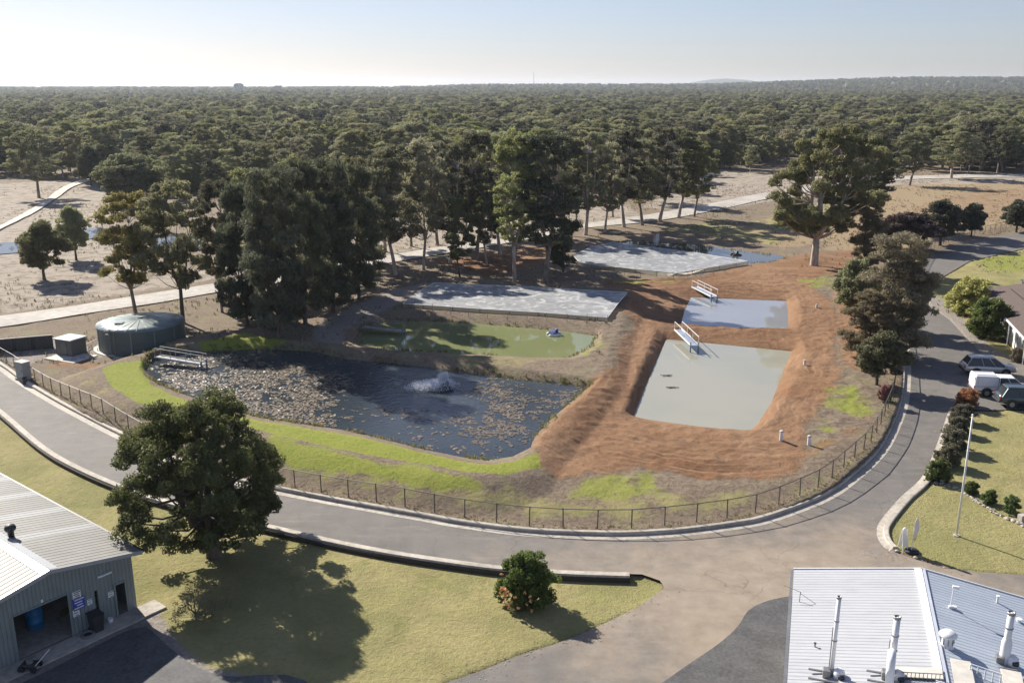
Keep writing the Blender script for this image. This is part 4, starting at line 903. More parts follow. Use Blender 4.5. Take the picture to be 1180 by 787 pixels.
# --- grey corrugated shed, lower left
S0 = Vector((-20.15, 44.86, -.02)); SR = math.atan2(.785, .62)
shed = empty('farm_shed', S0, 'grey corrugated shed with open doorways at the lower left', 'shed', rz=SR)
SM = Matrix.Translation(S0) @ Matrix.Rotation(SR, 4, 'Z'); SMi = SM.inverted()
def swall(px, py): p = SMi @ ray_plane(px, py, S0, Vector((.785, -.62, 0))); return p.x, p.z
HW = 4.35; SL = 24; ez, rz_ = 3.35, 4.2
topf = lambda x: rz_-abs(x+HW)*(rz_-ez)/HW
bx0, bz1 = swall(12.5, 712.5); bx1, _ = swall(78.5, 683); bz1 = (bz1+swall(78, 683)[1])/2
nx0, nz1 = swall(108.5, 681); nx1, _ = swall(112, 679.5); dx0, dz1 = swall(130.5, 675); dx1, _ = swall(144.5, 669)
M_SHED = ribbed('shed_cladding', (.27, .31, .30), 'X', .2, .5, depth=.03)
mb = MB(); wall_with_holes(mb, -2*HW, 0, topf, [(bx0, bx1, -.3, bz1), (nx0, nx1, -.3, nz1), (dx0, dx1, .05, dz1)])
mb.obj('gable_wall', M_SHED, shed)
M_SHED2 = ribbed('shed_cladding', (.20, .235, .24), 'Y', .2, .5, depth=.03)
mb = MB()
for x in (-.06, -2*HW+.06): mb.box((x, SL/2+.12, ez/2-.15), (.1, SL-.26, ez+.25))
mb.obj('side_wall', M_SHED2, shed); mb = MB(); mb.box((-HW, SL-.1, 1.5), (2*HW-.3, .1, 3.4)); mb.obj('rear_wall', M_SHED, shed)
M_ROOF1 = ribbed('shed_roof', (.20, .197, .18), 'Y', .36, .6, var=.16, depth=.04, stripes=([(4.6, .42), (8.0, .42), (11.4, .42), (15, .42)], (.29, .30, .30)))
mb = MB(); oy = -.35; ex_ = .45; sl_ = (rz_-ez)/HW
quadbox(mb, (-HW, oy, rz_+.06), (ex_, oy, rz_+.06-(HW+ex_)*sl_), (ex_, SL+.3, rz_+.06-(HW+ex_)*sl_), (-HW, SL+.3, rz_+.06), .05)
quadbox(mb, (-HW, SL+.3, rz_+.057), (-2*HW-ex_, SL+.3, rz_+.057-(HW+ex_)*sl_), (-2*HW-ex_, oy, rz_+.057-(HW+ex_)*sl_), (-HW, oy, rz_+.057), .05)
roof = mb.obj('roof', M_ROOF1, shed)
M_TRIM = plain('pale_trim', (.36, .375, .38), .4, var=.08)
mb = MB(); mb.box((-HW+.22, SL/2, rz_+.075-.04), (.42, SL+.66, .03), M=Matrix.Rotation(math.atan(sl_), 3, 'Y')); mb.box((-HW-.22, SL/2, rz_+.075-.04), (.42, SL+.66, .03), M=Matrix.Rotation(-math.atan(sl_), 3, 'Y')); mb.obj('ridge_cap', M_TRIM, roof)
mb = MB(); mb.bar((-HW, oy-.03, rz_-.02), (ex_, oy-.03, rz_-.02-(HW+ex_)*sl_), .05, .2); mb.bar((-HW, oy-.03, rz_-.02), (-2*HW-ex_, oy-.03, rz_-.02-(HW+ex_)*sl_), .05, .2); mb.obj('barge_board', M_TRIM, roof)
mb = MB(); mb.box((ex_+.06, SL/2, ez-.08), (.12, SL+.66, .12)); mb.obj('gutter', M_DARK, roof)
vp = SMi @ ray_plane(13, 618, SM @ Vector((-HW, 6, rz_+.06)), (SM.to_3x3() @ Vector((sl_, 0, 1))).normalized())
mb = MB().lathe(vp, [(.0, -.2), (.16, -.2), (.16, .35), (.27, .38), (.30, .52), (.22, .66), (0, .70)], 14); mb.obj('roof_vent', M_DARK, roof, True)
for (a, b) in ((bx0, bx1), (dx0, dx1)):
    mb = MB(); zt = bz1 if a == bx0 else dz1
    mb.box((a+.04, -.03, zt/2), (.08, .06, zt)); mb.box((b-.04, -.03, zt/2), (.08, .06, zt)); mb.box(((a+b)/2, -.031, zt+.04), (b-a, .06, .08))
    mb.obj('door_frame', M_SHED, shed)
MB().box((-HW, SL/2, -.03), (2*HW-.3, SL-.5, .1)).obj('floor_slab', M_CONC, shed)
M_BSIGN = plain('sign_blue', (.05, .08, .38), .4, var=.03)
def sign(px, py, w_, h_, m, lab, bars=0):
    x, z = swall(px, py); o = MB().box((x, -.03, z), (w_, .03, h_)).obj('wall_sign', m, shed); o['label'] = lab
    if bars:
        mb = MB()
        for i in range(bars): mb.box((x+(-.02 if i % 2 else .03), -.05, z+h_*(.36-.72*i/max(1, bars-1))), (w_*(.8-.15*(i % 3)), .008, h_*.09))
        mb.obj('sign_mark', M_WHITE if m is M_BSIGN else M_DARK, o)
sign(88, 685, .42, .42, M_WHITE, 'white square sign', 4); sign(90.5, 694.5, .62, .62, M_BSIGN, 'blue safety sign with white lines', 4); sign(87.5, 705.5, .34, .38, M_WHITE, 'small white notice', 3)
sign(103, 693, .26, .32, M_WHITE, 'white notice between doors', 3); sign(127.5, 684, .30, .32, M_WHITE, 'white notice beside the small door', 3); sign(48, 692, .1, .16, M_WHITE, 'tiny white plate above the big doorway')
x, z = swall(119, 661); MB().box((x, -.12, z), (.75, .12, .08)).obj('wall_light', M_WHITE, shed)
# things at the shed front
def sloc(x, y, z=0): return SM @ Vector((x, y, z))
e = empty('wheelie_bin', sloc(swall(106, 716)[0], -.42, .03), 'dark bin against the shed wall between the doorways', 'bin', rz=SR)
mb = MB(); mb.add([(-.24, -.26, 0), (.24, -.26, 0), (.24, .22, 0), (-.24, .22, 0), (-.3, -.36, .95), (.3, -.36, .95), (.3, .3, .95), (-.3, .3, .95)], [(3, 2, 1, 0), (4, 5, 6, 7), (0, 1, 5, 4), (1, 2, 6, 5), (2, 3, 7, 6), (3, 0, 4, 7)]); mb.obj('body', M_DARK, e, bevel=.02)
MB().box((0, -.02, 1.0), (.64, .74, .07)).obj('lid', M_BLACK, e, bevel=.02)
for s_ in (-.24, .24): MB().tube([(s_-.03, .26, .1), (s_+.03, .26, .1)], .1, 12).obj('wheel', M_BLACK, e)
e = empty('old_tyre', sloc(swall(95, 728)[0], -.55, .03), 'pale rimmed tyre lying flat beside the big doorway', 'tyre')
MB().lathe((0, 0, 0), [(.2, .03), (.33, 0), (.37, .08), (.33, .17), (.2, .15), (.2, .03)], 24).obj('tyre', plain('dusty_rubber', (.22, .21, .2), .8), e, True); MB().lathe((0, 0, 0), [(0, .05), (.19, .05), (.2, .12), (.12, .08), (0, .08)], 20).obj('rim', M_DARK, e, True)
b_ = tag(MB().lathe(sloc(swall(124, 713)[0], -.3, .03), [(0, 0), (.11, 0), (.14, .28), (.125, .28), (.10, .03), (0, .03)], 16).obj('bucket', M_WHITE, None, True), 'small white bucket under the notice by the small door', 'bucket')
dm = tag(MB().box(sloc((dx0+dx1)/2+.1, -.55, .05), (dx1-dx0+.3, .55, .03), SR).obj('door_mat', M_BLACK), 'black mat on the concrete before the small doorway', 'mat')
e = empty('push_mower', sloc(swall(26, 764)[0]-.1, -1.1, .03), 'dark machine with chrome handles parked before the big doorway', 'mower', rz=SR+2.2)
MB().box((0, 0, .28), (.75, .5, .18)).obj('deck', M_DARK, e, bevel=.04); MB().cyl((0, 0, .37), .16, .22, 14).obj('engine', M_GALV, e)
for sx_ in (-.3, .3):
    for sy_ in (-.28, .28):
        wh = MB().tube([(sx_, sy_-.04, .17), (sx_, sy_+.04, .17)], .17, 14).obj('wheel', M_BLACK, e)
mb = MB(); mb.tube([(-.35, -.2, .3), (-.95, -.2, 1.0), (-.95, .2, 1.0), (-.35, .2, .3)], .02, 6); mb.obj('handle', M_WHITE, e)
e = empty('blue_drum', sloc(swall(64, 715)[0], 2.4, .03), 'blue drum standing inside the shed doorway', 'drum')
MB().lathe((0, 0, 0), [(0, 0), (.42, 0), (.43, .4), (.45, .42), (.43, .44), (.43, .85), (.45, .87), (.42, .9), (.42, 1.25), (0, 1.25)], 20).obj('barrel', plain('drum_blue', (.03, .2, .42), .4), e, True)
MB().cyl((.2, 0, 1.25), .06, .05, 10).obj('bung', M_DARK, e)
# concrete strip in front of shed
tag(MB().box(sloc(-HW+.2, -.62, -.0), (2*HW+1.6, 1.2, .14), SR).obj('pavement', M_CONC), kind='structure')

# --- white metal roofed building, lower right
E0 = Vector((14.24, 42.64, 0)); EA = math.atan2(-.305, .952); EM = Matrix.Translation(E0) @ Matrix.Rotation(EA, 4, 'Z'); EMi = EM.inverted()
bld = empty('white_roofed_building', E0, 'building with white metal roof and flues at the lower right', 'building', rz=EA)
M_WROOF = ribbed('white_roof_sheet', (.46, .47, .49), 'Y', .25, .35, var=.04, depth=.02, dark=1.1)
hw = 5.85; e3, r3 = 3.5, 4.5; BL = 15
mb = MB(); quadbox(mb, (0, -BL, e3), (hw, -BL, r3), (hw, 0, r3), (0, 0, e3), .06); lroof = mb.obj('left_roof_slope', M_WROOF, bld)
M_SHADEROOF = ribbed('shade_tinted_roof_sheet', (.40, .45, .52), 'Y', .25, .35, var=.06, depth=.02)  # slope turned from the sun: its bluish shade is put into the sheet colour
mb = MB(); quadbox(mb, (hw+.01, -BL, r3-.003), (2*hw, -BL, e3), (2*hw, 0, e3), (hw+.01, 0, r3-.003), .06); rroof = mb.obj('right_roof_slope', M_SHADEROOF, bld)
sl3 = (r3-e3)/hw
mb = MB(); mb.bar((hw-.16, -BL, r3+.0), (hw-.16, .02, r3+.0), .32, .05); mb.obj('ridge_cap', M_WHITE, lroof)
mb = MB(); mb.bar((hw+.10, -BL, r3+.0), (hw+.10, .02, r3+.0), .12, .06); mb.obj('ridge_cap', plain('ridge_shade_tint', (.45, .48, .55), .4, var=.05), rroof)  # right cap tinted bluish, the shade of that slope painted in
mb = MB(); mb.bar((-.02, .03, e3-.03), (hw, .03, r3-.03), .05, .18); mb.bar((hw, .03, r3-.03), (2*hw+.02, .03, e3-.03), .05, .18); mb.obj('barge_board', M_WHITE, bld)
mb = MB(); mb.box((-.09, -BL/2, e3-.08), (.13, BL, .12)); mb.box((2*hw+.08, -BL/2, e3-.08), (.12, BL, .12)); mb.obj('gutter', M_GALV, bld)
mb = MB(); wall_with_holes(mb, .5, 2*hw-.5, lambda x: r3-.12-abs(x-hw)*sl3, [], y=-.6); mb.box((.55, -BL/2-.3, 1.6), (.12, BL-.5, 3.6)); mb.box((2*hw-.55, -BL/2-.3, 1.6), (.12, BL-.5, 3.6)); mb.obj('wall', plain('cream_wall', (.55, .52, .45), .8), bld)
def roofpt(px, py):
    p0 = EM @ Vector((hw, -3, r3)); nl = (EM.to_3x3() @ Vector((-sl3, 0, 1))).normalized(); p = EMi @ ray_plane(px, py, p0, nl)
    if p.x > hw: nl = (EM.to_3x3() @ Vector((sl3, 0, 1))).normalized(); p = EMi @ ray_plane(px, py, p0, nl)
    return p
def lz(p, py): return topz(EM @ Vector((p.x, p.y, 0)), py)
def flue(px, py, ty_, r, label, thick=None, box=True, guys=True):
    p = roofpt(px, py); h = lz(p, ty_)-p.z; e = empty('flue', EM @ p, label, 'flue', rz=EA)
    MB().tube([(0, 0, -.1), (0, 0, h)], r, 14).obj('pipe', M_WHITE, e, True)
    MB().lathe((0, 0, h-.02), [(r*.3, -.05), (r*1.15, -.05), (r*1.15, .06), (r*.8, .06), (r*.8, 0), (0, 0)], 14).obj('cap', M_GALV, e, True)
    for q in (.45, .7): MB().lathe((0, 0, h*q), [(r*.9, -.025), (r*1.18, -.025), (r*1.18, .025), (r*.9, .025)], 14).obj('band', M_GALV, e)
    if thick: MB().lathe((0, 0, -.05), [(thick, 0), (thick, h*.42), (r, h*.52)], 14).obj('collar', M_WHITE, e, True)
    if guys: MB().tube([(-r*1.4, -.05, 0), (-r*1.4, -.05, h*.62)], .022, 5).obj('brace', M_GALV, e)
    if box:
        MB().lathe((.28, -.1, -.05), [(0, 0), (.22, 0), (.25, .15), (.22, .35), (.1, .45), (0, .46)], 14).obj('fan_housing', M_WHITE, e, True); MB().lathe((.36, -.28, .16), [(0, -.1), (.13, -.08), (.15, 0), (.13, .08), (0, .1)], 12).obj('motor', M_DARK, e, True)
        mb = MB(); mb.box((-.2, -.1, .12), (.3, .35, .34)); mb.obj('fan_box', M_GALV, e, bevel=.02)
        mb = MB(); mb.box((-.25, .1, .02), (1.3, .08, .06)); mb.box((-.25, -.55, .02), (1.3, .08, .06)); mb.obj('skid', M_GALV, e)
    return e
flue(958, 777, 688, .085, 'slim tall white flue at the left of the white roof'); flue(1026, 779, 711, .125, 'thick white flue near the ridge of the white roof')
flue(1157, 762, 706, .14, 'white flue with swollen base on the bluish roof slope', .21, guys=False)
p = roofpt(1023, 795); e = empty('roof_duct', EM @ p, 'white bent duct beside the thick flue at the bottom edge', 'duct', rz=EA)
MB().tube([(0, -.4, -.1), (0, -.1, .9), (.0, .0, 1.25), (.02, .25, 1.45), (.05, .5, 1.4), (.08, .6, 1.1), (.08, .62, .2)], .16, 12).obj('pipe', M_WHITE, e, True); MB().lathe((0, -.4, -.1), [(.17, 0), (.3, 0), (.3, .04), (.17, .1)], 14).obj('flashing', M_GALV, e)
p = roofpt(1091, 744); e = empty('roof_ventilator', EM @ p, 'squat round ventilator with a domed cap on the bluish slope', 'ventilator', rz=EA)
MB().lathe((0, 0, -.08), [(.30, 0), (.24, .12), (.24, .52)], 18).obj('neck', M_WHITE, e, True); MB().lathe((0, 0, .5), [(0, 0), (.36, 0), (.37, .06), (.22, .19), (0, .22)], 18).obj('cap', M_WHITE, e, True)
for i in range(8): a = i*math.tau/8; MB().box((math.cos(a)*.255, math.sin(a)*.255, .3), (.03, .03, .3), a).obj('louvre', M_GALV, e)
p = roofpt(1095, 700); e = empty('rooftop_aerial', EM @ p, 'thin white pole with two small fittings on the bluish slope', 'aerial', rz=EA); h = lz(p, 676)-p.z
MB().tube([(0, 0, 0), (.03, 0, h)], .022, 6).obj('pole', M_WHITE, e); MB().box((.1, 0, .06), (.34, .16, .1)).obj('base', M_WHITE, e, bevel=.02); MB().box((.12, 0, h), (.3, .12, .12)).obj('sensor_head', M_WHITE, e, bevel=.02)
p = roofpt(1149, 694); e = empty('vent_pipe', EM @ p, 'short white vent pipe close to the gable edge', 'vent'); MB().cyl((0, 0, -.05), .05, .38, 10).obj('pipe', M_WHITE, e); MB().cyl((0, 0, .3), .075, .06, 10).obj('cap', M_WHITE, e)
p = roofpt(1174, 716); e = empty('vent_pipe', EM @ p, 'low white vent at the right photo edge', 'vent'); MB().cyl((0, 0, -.05), .09, .16, 10).obj('pipe', M_WHITE, e); MB().cyl((0, 0, .1), .13, .05, 10).obj('cap', M_WHITE, e)
p = roofpt(939, 745); e = empty('vent_pipe', EM @ p, 'tiny dark vent on the left side of the white roof', 'vent'); MB().cyl((0, 0, -.05), .035, .22, 8).obj('pipe', M_GALV, e); MB().cyl((0, 0, .16), .06, .04, 8).obj('cap', M_DARK, e)
p = roofpt(921, 693); e = empty('television_aerial', EM @ p, 'small metal aerial leaning over the left roof edge', 'aerial', rz=EA)
MB().tube([(0, 0, 0), (.02, 0, .5)], .018, 6).obj('mast', M_GALV, e); mb = MB(); mb.tube([(-.75, .2, .62), (.05, 0, .5)], .012, 5)
for i in range(5): mb.tube([(-.7+.15*i, -.04+.19-.04*i, .6), (-.7+.15*i, .36-.04*i-.1, .6)], .008, 4)
mb.obj('boom', M_GALV, e); MB().tube([(0, 0, .45), (.75, -.2, .12)], .012, 5).obj('stay', M_GALV, e)
a = roofpt(1030, 776); b = roofpt(1086, 779); e = empty('roof_walkway', EM @ a, 'grated roof walkway with low rail across the white slope', 'walkway', rz=EA)
d = b-a; mb = MB(); mb.bar(Vector((0, 0, .1)), d+Vector((0, 0, .1)), .7, .04); mb.obj('grating', M_CONC2, e)
mb = MB(); n = 12
for i in range(n+1): q = d*i/n; mb.bar(q+Vector((0, -.34, .0)), q+Vector((0, -.34, .32)), .025)
mb.bar(Vector((0, -.34, .32)), d+Vector((0, -.34, .32)), .03); mb.obj('guard_rail', M_GALV, e)
for (x0, y0, x1, y1, lb) in ((1106, 764, 1113, 800, 'pale roof panel at the bottom edge right of the ridge'), (1164, 776, 1170, 805, 'pale roof panel under the swollen flue')):
    a = roofpt(x0, y0); b = roofpt(x1, y1); e = empty('roof_panel', EM @ a, lb, 'panel', rz=EA); d = b-a
    mb = MB(); mb.bar(Vector((0, 0, .14)), d+Vector((0, 0, .14)), .75, .05); mb.obj('board', M_CONC2, e); mb = MB(); mb.bar(Vector((-.3, 0, .05)), d+Vector((-.3, 0, .05)), .05, .1); mb.bar(Vector((.3, 0, .05)), d+Vector((.3, 0, .05)), .05, .1); mb.obj('bearer', M_GALV, e)
a = roofpt(1117, 776); b = roofpt(1152, 788); e = empty('roof_rail', EM @ a, 'white rail with short posts between the pale roof panels', 'rail', rz=EA); d = b-a
for i in range(5): q = d*i/4; MB().bar(q, q+Vector((0, 0, .45)), .04).obj('post', M_WHITE, e)
MB().bar(Vector((0, 0, .45)), d+Vector((0, 0, .45)), .04).obj('rail', M_WHITE, e)

# --- house at the right edge
gz, hz2 = 2.7, 4.3
g0 = P(1134, 334, gz); g1_ = P(1179, 381, gz); d_ = (g1_-g0); hl = 34; d_.normalize(); hr = math.atan2(d_.y, d_.x)+math.pi/2   # local -y runs along the wall towards the camera
house = empty('house', (g0.x, g0.y, 0), 'low white house with dark brown hipped roof at the right edge', 'house', rz=hr)
M_TILE = NT('brown_tiles'); k = M_TILE; v = k.coord(); bt = k.n('TexBrick'); bt.inputs['Scale'].default_value = 3.2; bt.inputs['Color1'].default_value = (.085, .06, .052, 1); bt.inputs['Color2'].default_value = (.125, .09, .075, 1); bt.inputs['Mortar'].default_value = (.03, .025, .02, 1); k.l(v, bt.inputs['Vector']); k.l(bt.outputs[0], k.b.inputs['Base Color']); k.b.inputs['Roughness'].default_value = .8; M_TILE = k.m
wd = 9.0
mb = MB(); quadbox(mb, (-.5, 0.4, gz), (-.5, -hl, gz), (wd/2, -hl, hz2), (wd/2, -2.2, hz2), .1, Vector((-.3, 0, 1)).normalized()); quadbox(mb, (wd/2, -2.2, hz2), (wd/2, -hl, hz2), (wd+.5, -hl, gz), (wd+.5, .4, gz), .1, Vector((.3, 0, 1)).normalized())
mb.add([(-.5, .4, gz), (wd/2, -2.2, hz2), (wd+.5, .4, gz)], [(0, 2, 1)]); rf = mb.obj('roof', M_TILE, house)
mb = MB(); mb.tube([(wd/2, -2.2, hz2+.05), (wd/2, -hl, hz2+.05)], .1, 6); mb.obj('ridge_cap', M_WHITE, rf)
mb = MB(); mb.box((-.56, -hl/2+.2, gz-.08), (.14, hl+.5, .16)); mb.obj('gutter', M_WHITE, rf)
wins = [(-30, -28.8, .9, 2.0), (-26.4, -25.2, .9, 2.0), (-22.6, -21.6, .1, 2.1), (-19.2, -18.2, .9, 2.0), (-15.5, -14.5, .9, 2.0), (-12.6, -11.5, .1, 2.1), (-9.2, -8.2, .9, 2.0), (-6.4, -5.4, .9, 2.0), (-3.6, -2.8, .9, 2.0)]
mb = MB(); wall_with_holes(mb, -hl, 0, lambda x: gz-.1, wins, .15, 0, bot=-.2)
mb.v = [(-q[1]+.15, q[0], q[2]) for q in mb.v]; mb.box((wd/2, -.1, gz/2-.1), (wd-.4, .15, gz)); mb.obj('wall', plain('white_weatherboard', (.66, .67, .64), .6, var=.08), house)
M_GLASS = plain('dark_glass', (.03, .035, .04), .12, var=.05)
for (a, b, z0, z1) in wins:
    mb = MB(); 
    for (c, d2) in (((.0, a, (z0+z1)/2), (.1, .07, z1-z0)), ((.0, b, (z0+z1)/2), (.1, .07, z1-z0)), ((.003, (a+b)/2, z0), (.1, b-a, .07)), ((.003, (a+b)/2, z1), (.1, b-a, .07)), ((.0, (a+b)/2, (z0+z1)/2), (.08, .05, z1-z0))): mb.box(c, d2)
    f = mb.obj('window', plain('sage_frame', (.42, .47, .40), .6) if a < -20 and a > -25 else M_WHITE, house); MB().box((.06, (a+b)/2, (z0+z1)/2), (.02, b-a, z1-z0)).obj('pane', M_GLASS, f)
for y in (-24.4, -20.4, -17, -13.4, -8.0, -3.0): MB().box((-.45, y, gz/2-.14), (.08, .08, gz)).obj('veranda_post', M_WHITE, house)
e = tag(MB().tube([P(1165, 333, 2.2), P(1165, 333, 6.2)], .035, 6).obj('utility_pole', M_GALV), 'thin grey pole behind the dark roof of the house', 'pole')
p = P(1176, 322, 2.6); hr2 = empty('outbuilding', (p.x, p.y, 0), 'white roofed corner of a building behind the house', 'building', rz=hr)
mb = MB(); quadbox(mb, (0, 0, 2.6), (0, -4, 2.6), (5, -4, 3.1), (5, 0, 3.1), .12, Vector((-.1, 0, 1)).normalized()); mb.obj('roof', M_WHITE, hr2); MB().box((2.6, -2, 1.2), (4.8, 3.6, 2.5)).obj('wall', plain('tan_wall', (.4, .33, .25), .8), hr2)

# --- round water tank
tcn = Vector((-40.0, 98.0, hz(-40, 98))); tank = empty('water_tank', tcn, 'round green grey steel water tank with shallow conical roof', 'tank')
RT = 4.45; HT = 2.55
M_TANK = ribbed('tank_wall_steel', (.125, .165, .155), 'Z', .085, .4, .5, depth=.02, var=.1); M_TANKR = plain('tank_roof_steel', (.20, .25, .25), .35, .2, var=.12, sc_=1)
MB().lathe((0, 0, -.2), [(RT, 0), (RT, HT+.2)], 64).obj('wall', M_TANK, tank, True)
rf = MB().lathe((0, 0, HT), [(RT+.06, -.06), (RT+.06, .02), (RT*.66, .16), (RT*.33, .32), (.3, .46), (0, .47)], 48).obj('roof', M_TANKR, tank, True)
mb = MB()
for i in range(24): a = math.tau*i/24; mb.bar((math.cos(a)*.3, math.sin(a)*.3, HT+.475), (math.cos(a)*RT, math.sin(a)*RT, HT+.04), .05, .02)
mb.obj('roof_seam', M_TANKR, rf)
MB().cyl((0, 0, HT+.45), .28, .14, 16).obj('vent_cap', M_TANKR, rf); mb = MB().box((-1.6, -1.6, HT+.27), (.8, .7, .16)); mb.obj('hatch', M_TANKR, rf)
for i in range(12):
    a = math.tau*i/12+.13; MB().box((math.cos(a)*(RT+.02), math.sin(a)*(RT+.02), HT/2), (.05, .13, HT), a).obj('wall_seam', M_TANKR, tank)
a = math.atan2(-.93, -.36); cx_, cy_ = math.cos(a)*(RT+.1), math.sin(a)*(RT+.1)
mb = MB()
for s_ in (-.45, .45):
    mb.tube([(cx_+s_, cy_-.05, 0), (cx_+s_, cy_-.12, HT+.15)], .05, 6)
for i in range(6): mb.tube([(cx_-.45, cy_-.1, .3+i*.4), (cx_-.1, cy_-.1, .3+i*.4)], .02, 5)
mb.obj('ladder', M_GALV, tank); MB().lathe((cx_+.0, cy_-.2, HT-.1), [(0, 0), (.18, 0), (.2, .3), (0, .35)], 12).obj('inlet', M_TANKR, tank, True)
cp = tag(MB().cyl((tcn.x, tcn.y, tcn.z-.3), RT+.5, .36, 48).obj('tank_pad', M_CONC2), 'round concrete pad under the water tank', 'concrete pad')
tag(MB().box((tcn.x+.6, tcn.y-RT-.6, tcn.z-.0), (3.2, 1.3, .12), .1).obj('slab', M_CONC), 'small concrete slab at the front foot of the tank', 'slab')
# --- pump hut and slab
p = G(83, 408); hut = empty('pump_hut', p, 'small dark hut with flat pale roof on a concrete slab', 'hut', rz=-.42)
MB().box((0, 0, .85), (2.25, 1.9, 1.8)).obj('wall', ribbed('hut_cladding', (.14, .14, .125), 'X', .15, .6), hut); MB().box((0, 0, 1.80), (2.5, 2.15, .12)).obj('roof', plain('hut_roof', (.50, .53, .53), .35, var=.12), hut, bevel=.02)
mb = MB().box((.1, -.97, .85), (.8, .04, 1.5)); d = mb.obj('door', plain('hut_door', (.12, .125, .115), .6), hut); MB().box((.4, -1.01, .85), (.06, .05, .12)).obj('handle', M_GALV, d)
q = G(82, 412); tag(MB().box((q.x, q.y, q.z+.0), (4.2, 3.1, .16), -.42).obj('slab', M_CONC2), 'pale concrete slab under the small hut', 'slab')
tag(MB().tube([G(97, 404)+Vector((0, 0, .5)), G(112, 396)+Vector((0, 0, .5))], .06, 8).obj('pipe', M_WHITE), 'white pipe running from hut to water tank', 'pipe')
# --- low dark retaining wall and roadside cabinet
a = P(-30, 409, 0); b = P(62, 401, 0); rw = empty('retaining_wall', (b.x, b.y, hz(b.x, b.y)), 'low dark steel wall behind the hut at the left edge', 'wall', rz=math.atan2(b.y-a.y, b.x-a.x))
a_ = (b-a).length; MB().box((-a_/2, 0, .65), (a_, .12, 1.5)).obj('panel', ribbed('dark_wall_sheet', (.075, .07, .068), 'X', .3, .6), rw); MB().box((-a_/2, 0, 1.43), (a_+.1, .2, .07)).obj('capping', M_CONC, rw)
for i in range(5): MB().box((-a_*i/4.02-.05, -.1, .65), (.12, .1, 1.5)).obj('post', M_DARK, rw)
p = G(28, 436); cb = empty('electrical_cabinet', p, 'pale grey electrical cabinet at the roadside fence', 'cabinet', rz=-.5)
MB().box((0, 0, .85), (1.15, .8, 1.6)).obj('body', plain('cabinet_grey', (.34, .34, .33), .5, var=.1), cb, bevel=.02); MB().box((0, 0, 1.68), (1.25, .9, .07)).obj('roof', M_CONC2, cb); MB().box((0, 0, .02), (1.4, 1.0, .12)).obj('plinth', M_CONC, cb)
d = MB().box((0, -.41, .88), (1.0, .02, 1.4)).obj('door', plain('cabinet_door', (.36, .36, .35), .5, var=.1), cb); MB().box((.38, -.43, .85), (.05, .03, .18)).obj('handle', M_DARK, d)
e = empty('rubbish_bin', G(29, 441), 'small dark post box beside the electrical cabinet by the kerb', 'post'); MB().box((0, 0, .35), (.3, .3, .8)).obj('body', M_DARK, e, bevel=.03); MB().box((0, 0, .77), (.36, .36, .06)).obj('lid', M_BLACK, e)

# --- walkways over the ponds
def gangway(a, b, wd_, label, rails=1.0, post=None, m=M_WHITE, deckm=None, far=1, legs=True):
    a = Vector(a); b = Vector(b); d = b-a; L_ = d.length; rz = math.atan2(d.y, d.x); e = empty('gangway', a, label, 'gangway', rz=rz)
    sl4 = d.z/ max(.01, math.hypot(d.x, d.y)); n_ = math.hypot(d.x, d.y)
    zf = lambda x: sl4*x
    mb = MB(); mb.bar((0, wd_/2, 0), (n_, wd_/2, zf(n_)), wd_, .05); mb.obj('deck', deckm or plain('deck_blue_grey', (.33, .38, .47), .4, .2), e)
    for y in (0, wd_): MB().bar((0, y, .03), (n_, y, zf(n_)+.03), .07, .16).obj('side_beam', m, e)
    if rails:
        for y in (0, wd_):
            if y == 0 and rails == 1: continue
            MB().bar((.1, y, .95), (n_, y, zf(n_)+.95), .055).obj('hand_rail', m, e)
            for i in range(4): x = .1+(n_-.15)*i/3; MB().bar((x, y, zf(x)), (x, y, zf(x)+.95), .035).obj('rail_post', m, e)
    if post is not None:
        for y in (0, wd_): MB().bar((n_-.1, y, post-a.z-.4), (n_-.1, y, zf(n_)+.35), .13).obj('leg', plain('post_grey', (.16, .2, .24), .5), e)
    return e
gangway(P(797, 331, .55), P(820, 342.5, .45), .85, 'upper white railed gangway reaching into the blue pond', 2, ZB)
gangway(P(777, 380, .55), P(796, 398.5, .45), .85, 'lower white railed gangway reaching into the milky pond', 2, ZW)
gangway(P(178, 412, 1.2), P(233, 421, .95), .8, 'long grey railed walkway over the lily pads', 2, .3, m=plain('weathered_rail', (.42, .42, .42), .5), deckm=M_GALV)
gangway(P(417, 378, 1.15), P(465, 383, .9), .8, 'low dark jetty in the shade of the green pond', 2, .2, m=M_GALV, deckm=M_CONC)

# --- aerators and spray
def spray(parent, c, n, rx, rz_2, seed, m):
    rs = np.random.RandomState(seed); t = rs.rand(n)**.7; a = rs.rand(n)*math.tau; v0 = rs.uniform(.35, 1, n); x = np.cos(a)*t*rx*v0; y = np.sin(a)*t*rx*.6*v0
    z = 4*t*(1-t)*rz_2*rs.uniform(.4, 1.1, n)+rs.rand(n)*.08; C = np.stack([x-.45*rx*(t>.6)*(rs.rand(n)), y, z], 1)+np.array(c)
    d = rs.normal(size=(n, 3)); d /= np.linalg.norm(d, axis=1)[:, None]; d2 = np.cross(d, rs.normal(size=(n, 3))); d2 /= np.linalg.norm(d2, axis=1)[:, None]
    s_ = rs.uniform(.015, .04, n)[:, None]; o = link('water_spray', leaf_mesh('water_spray', C, d*s_, d2*s_), m, parent); o['kind'] = 'stuff'; return o
k = NT('spray_white'); k.b.inputs['Base Color'].default_value = (.9, .92, .95, 1); k.b.inputs['Roughness'].default_value = .4; tr = k.n('BsdfTransparent'); mm = k.n('MixShader'); mm.inputs[0].default_value = .9; k.l(tr.outputs[0], mm.inputs[1]); k.l(k.b.outputs[0], mm.inputs[2]); k.l(mm.outputs[0], k.out.inputs[0]); M_SPRAY = k.m
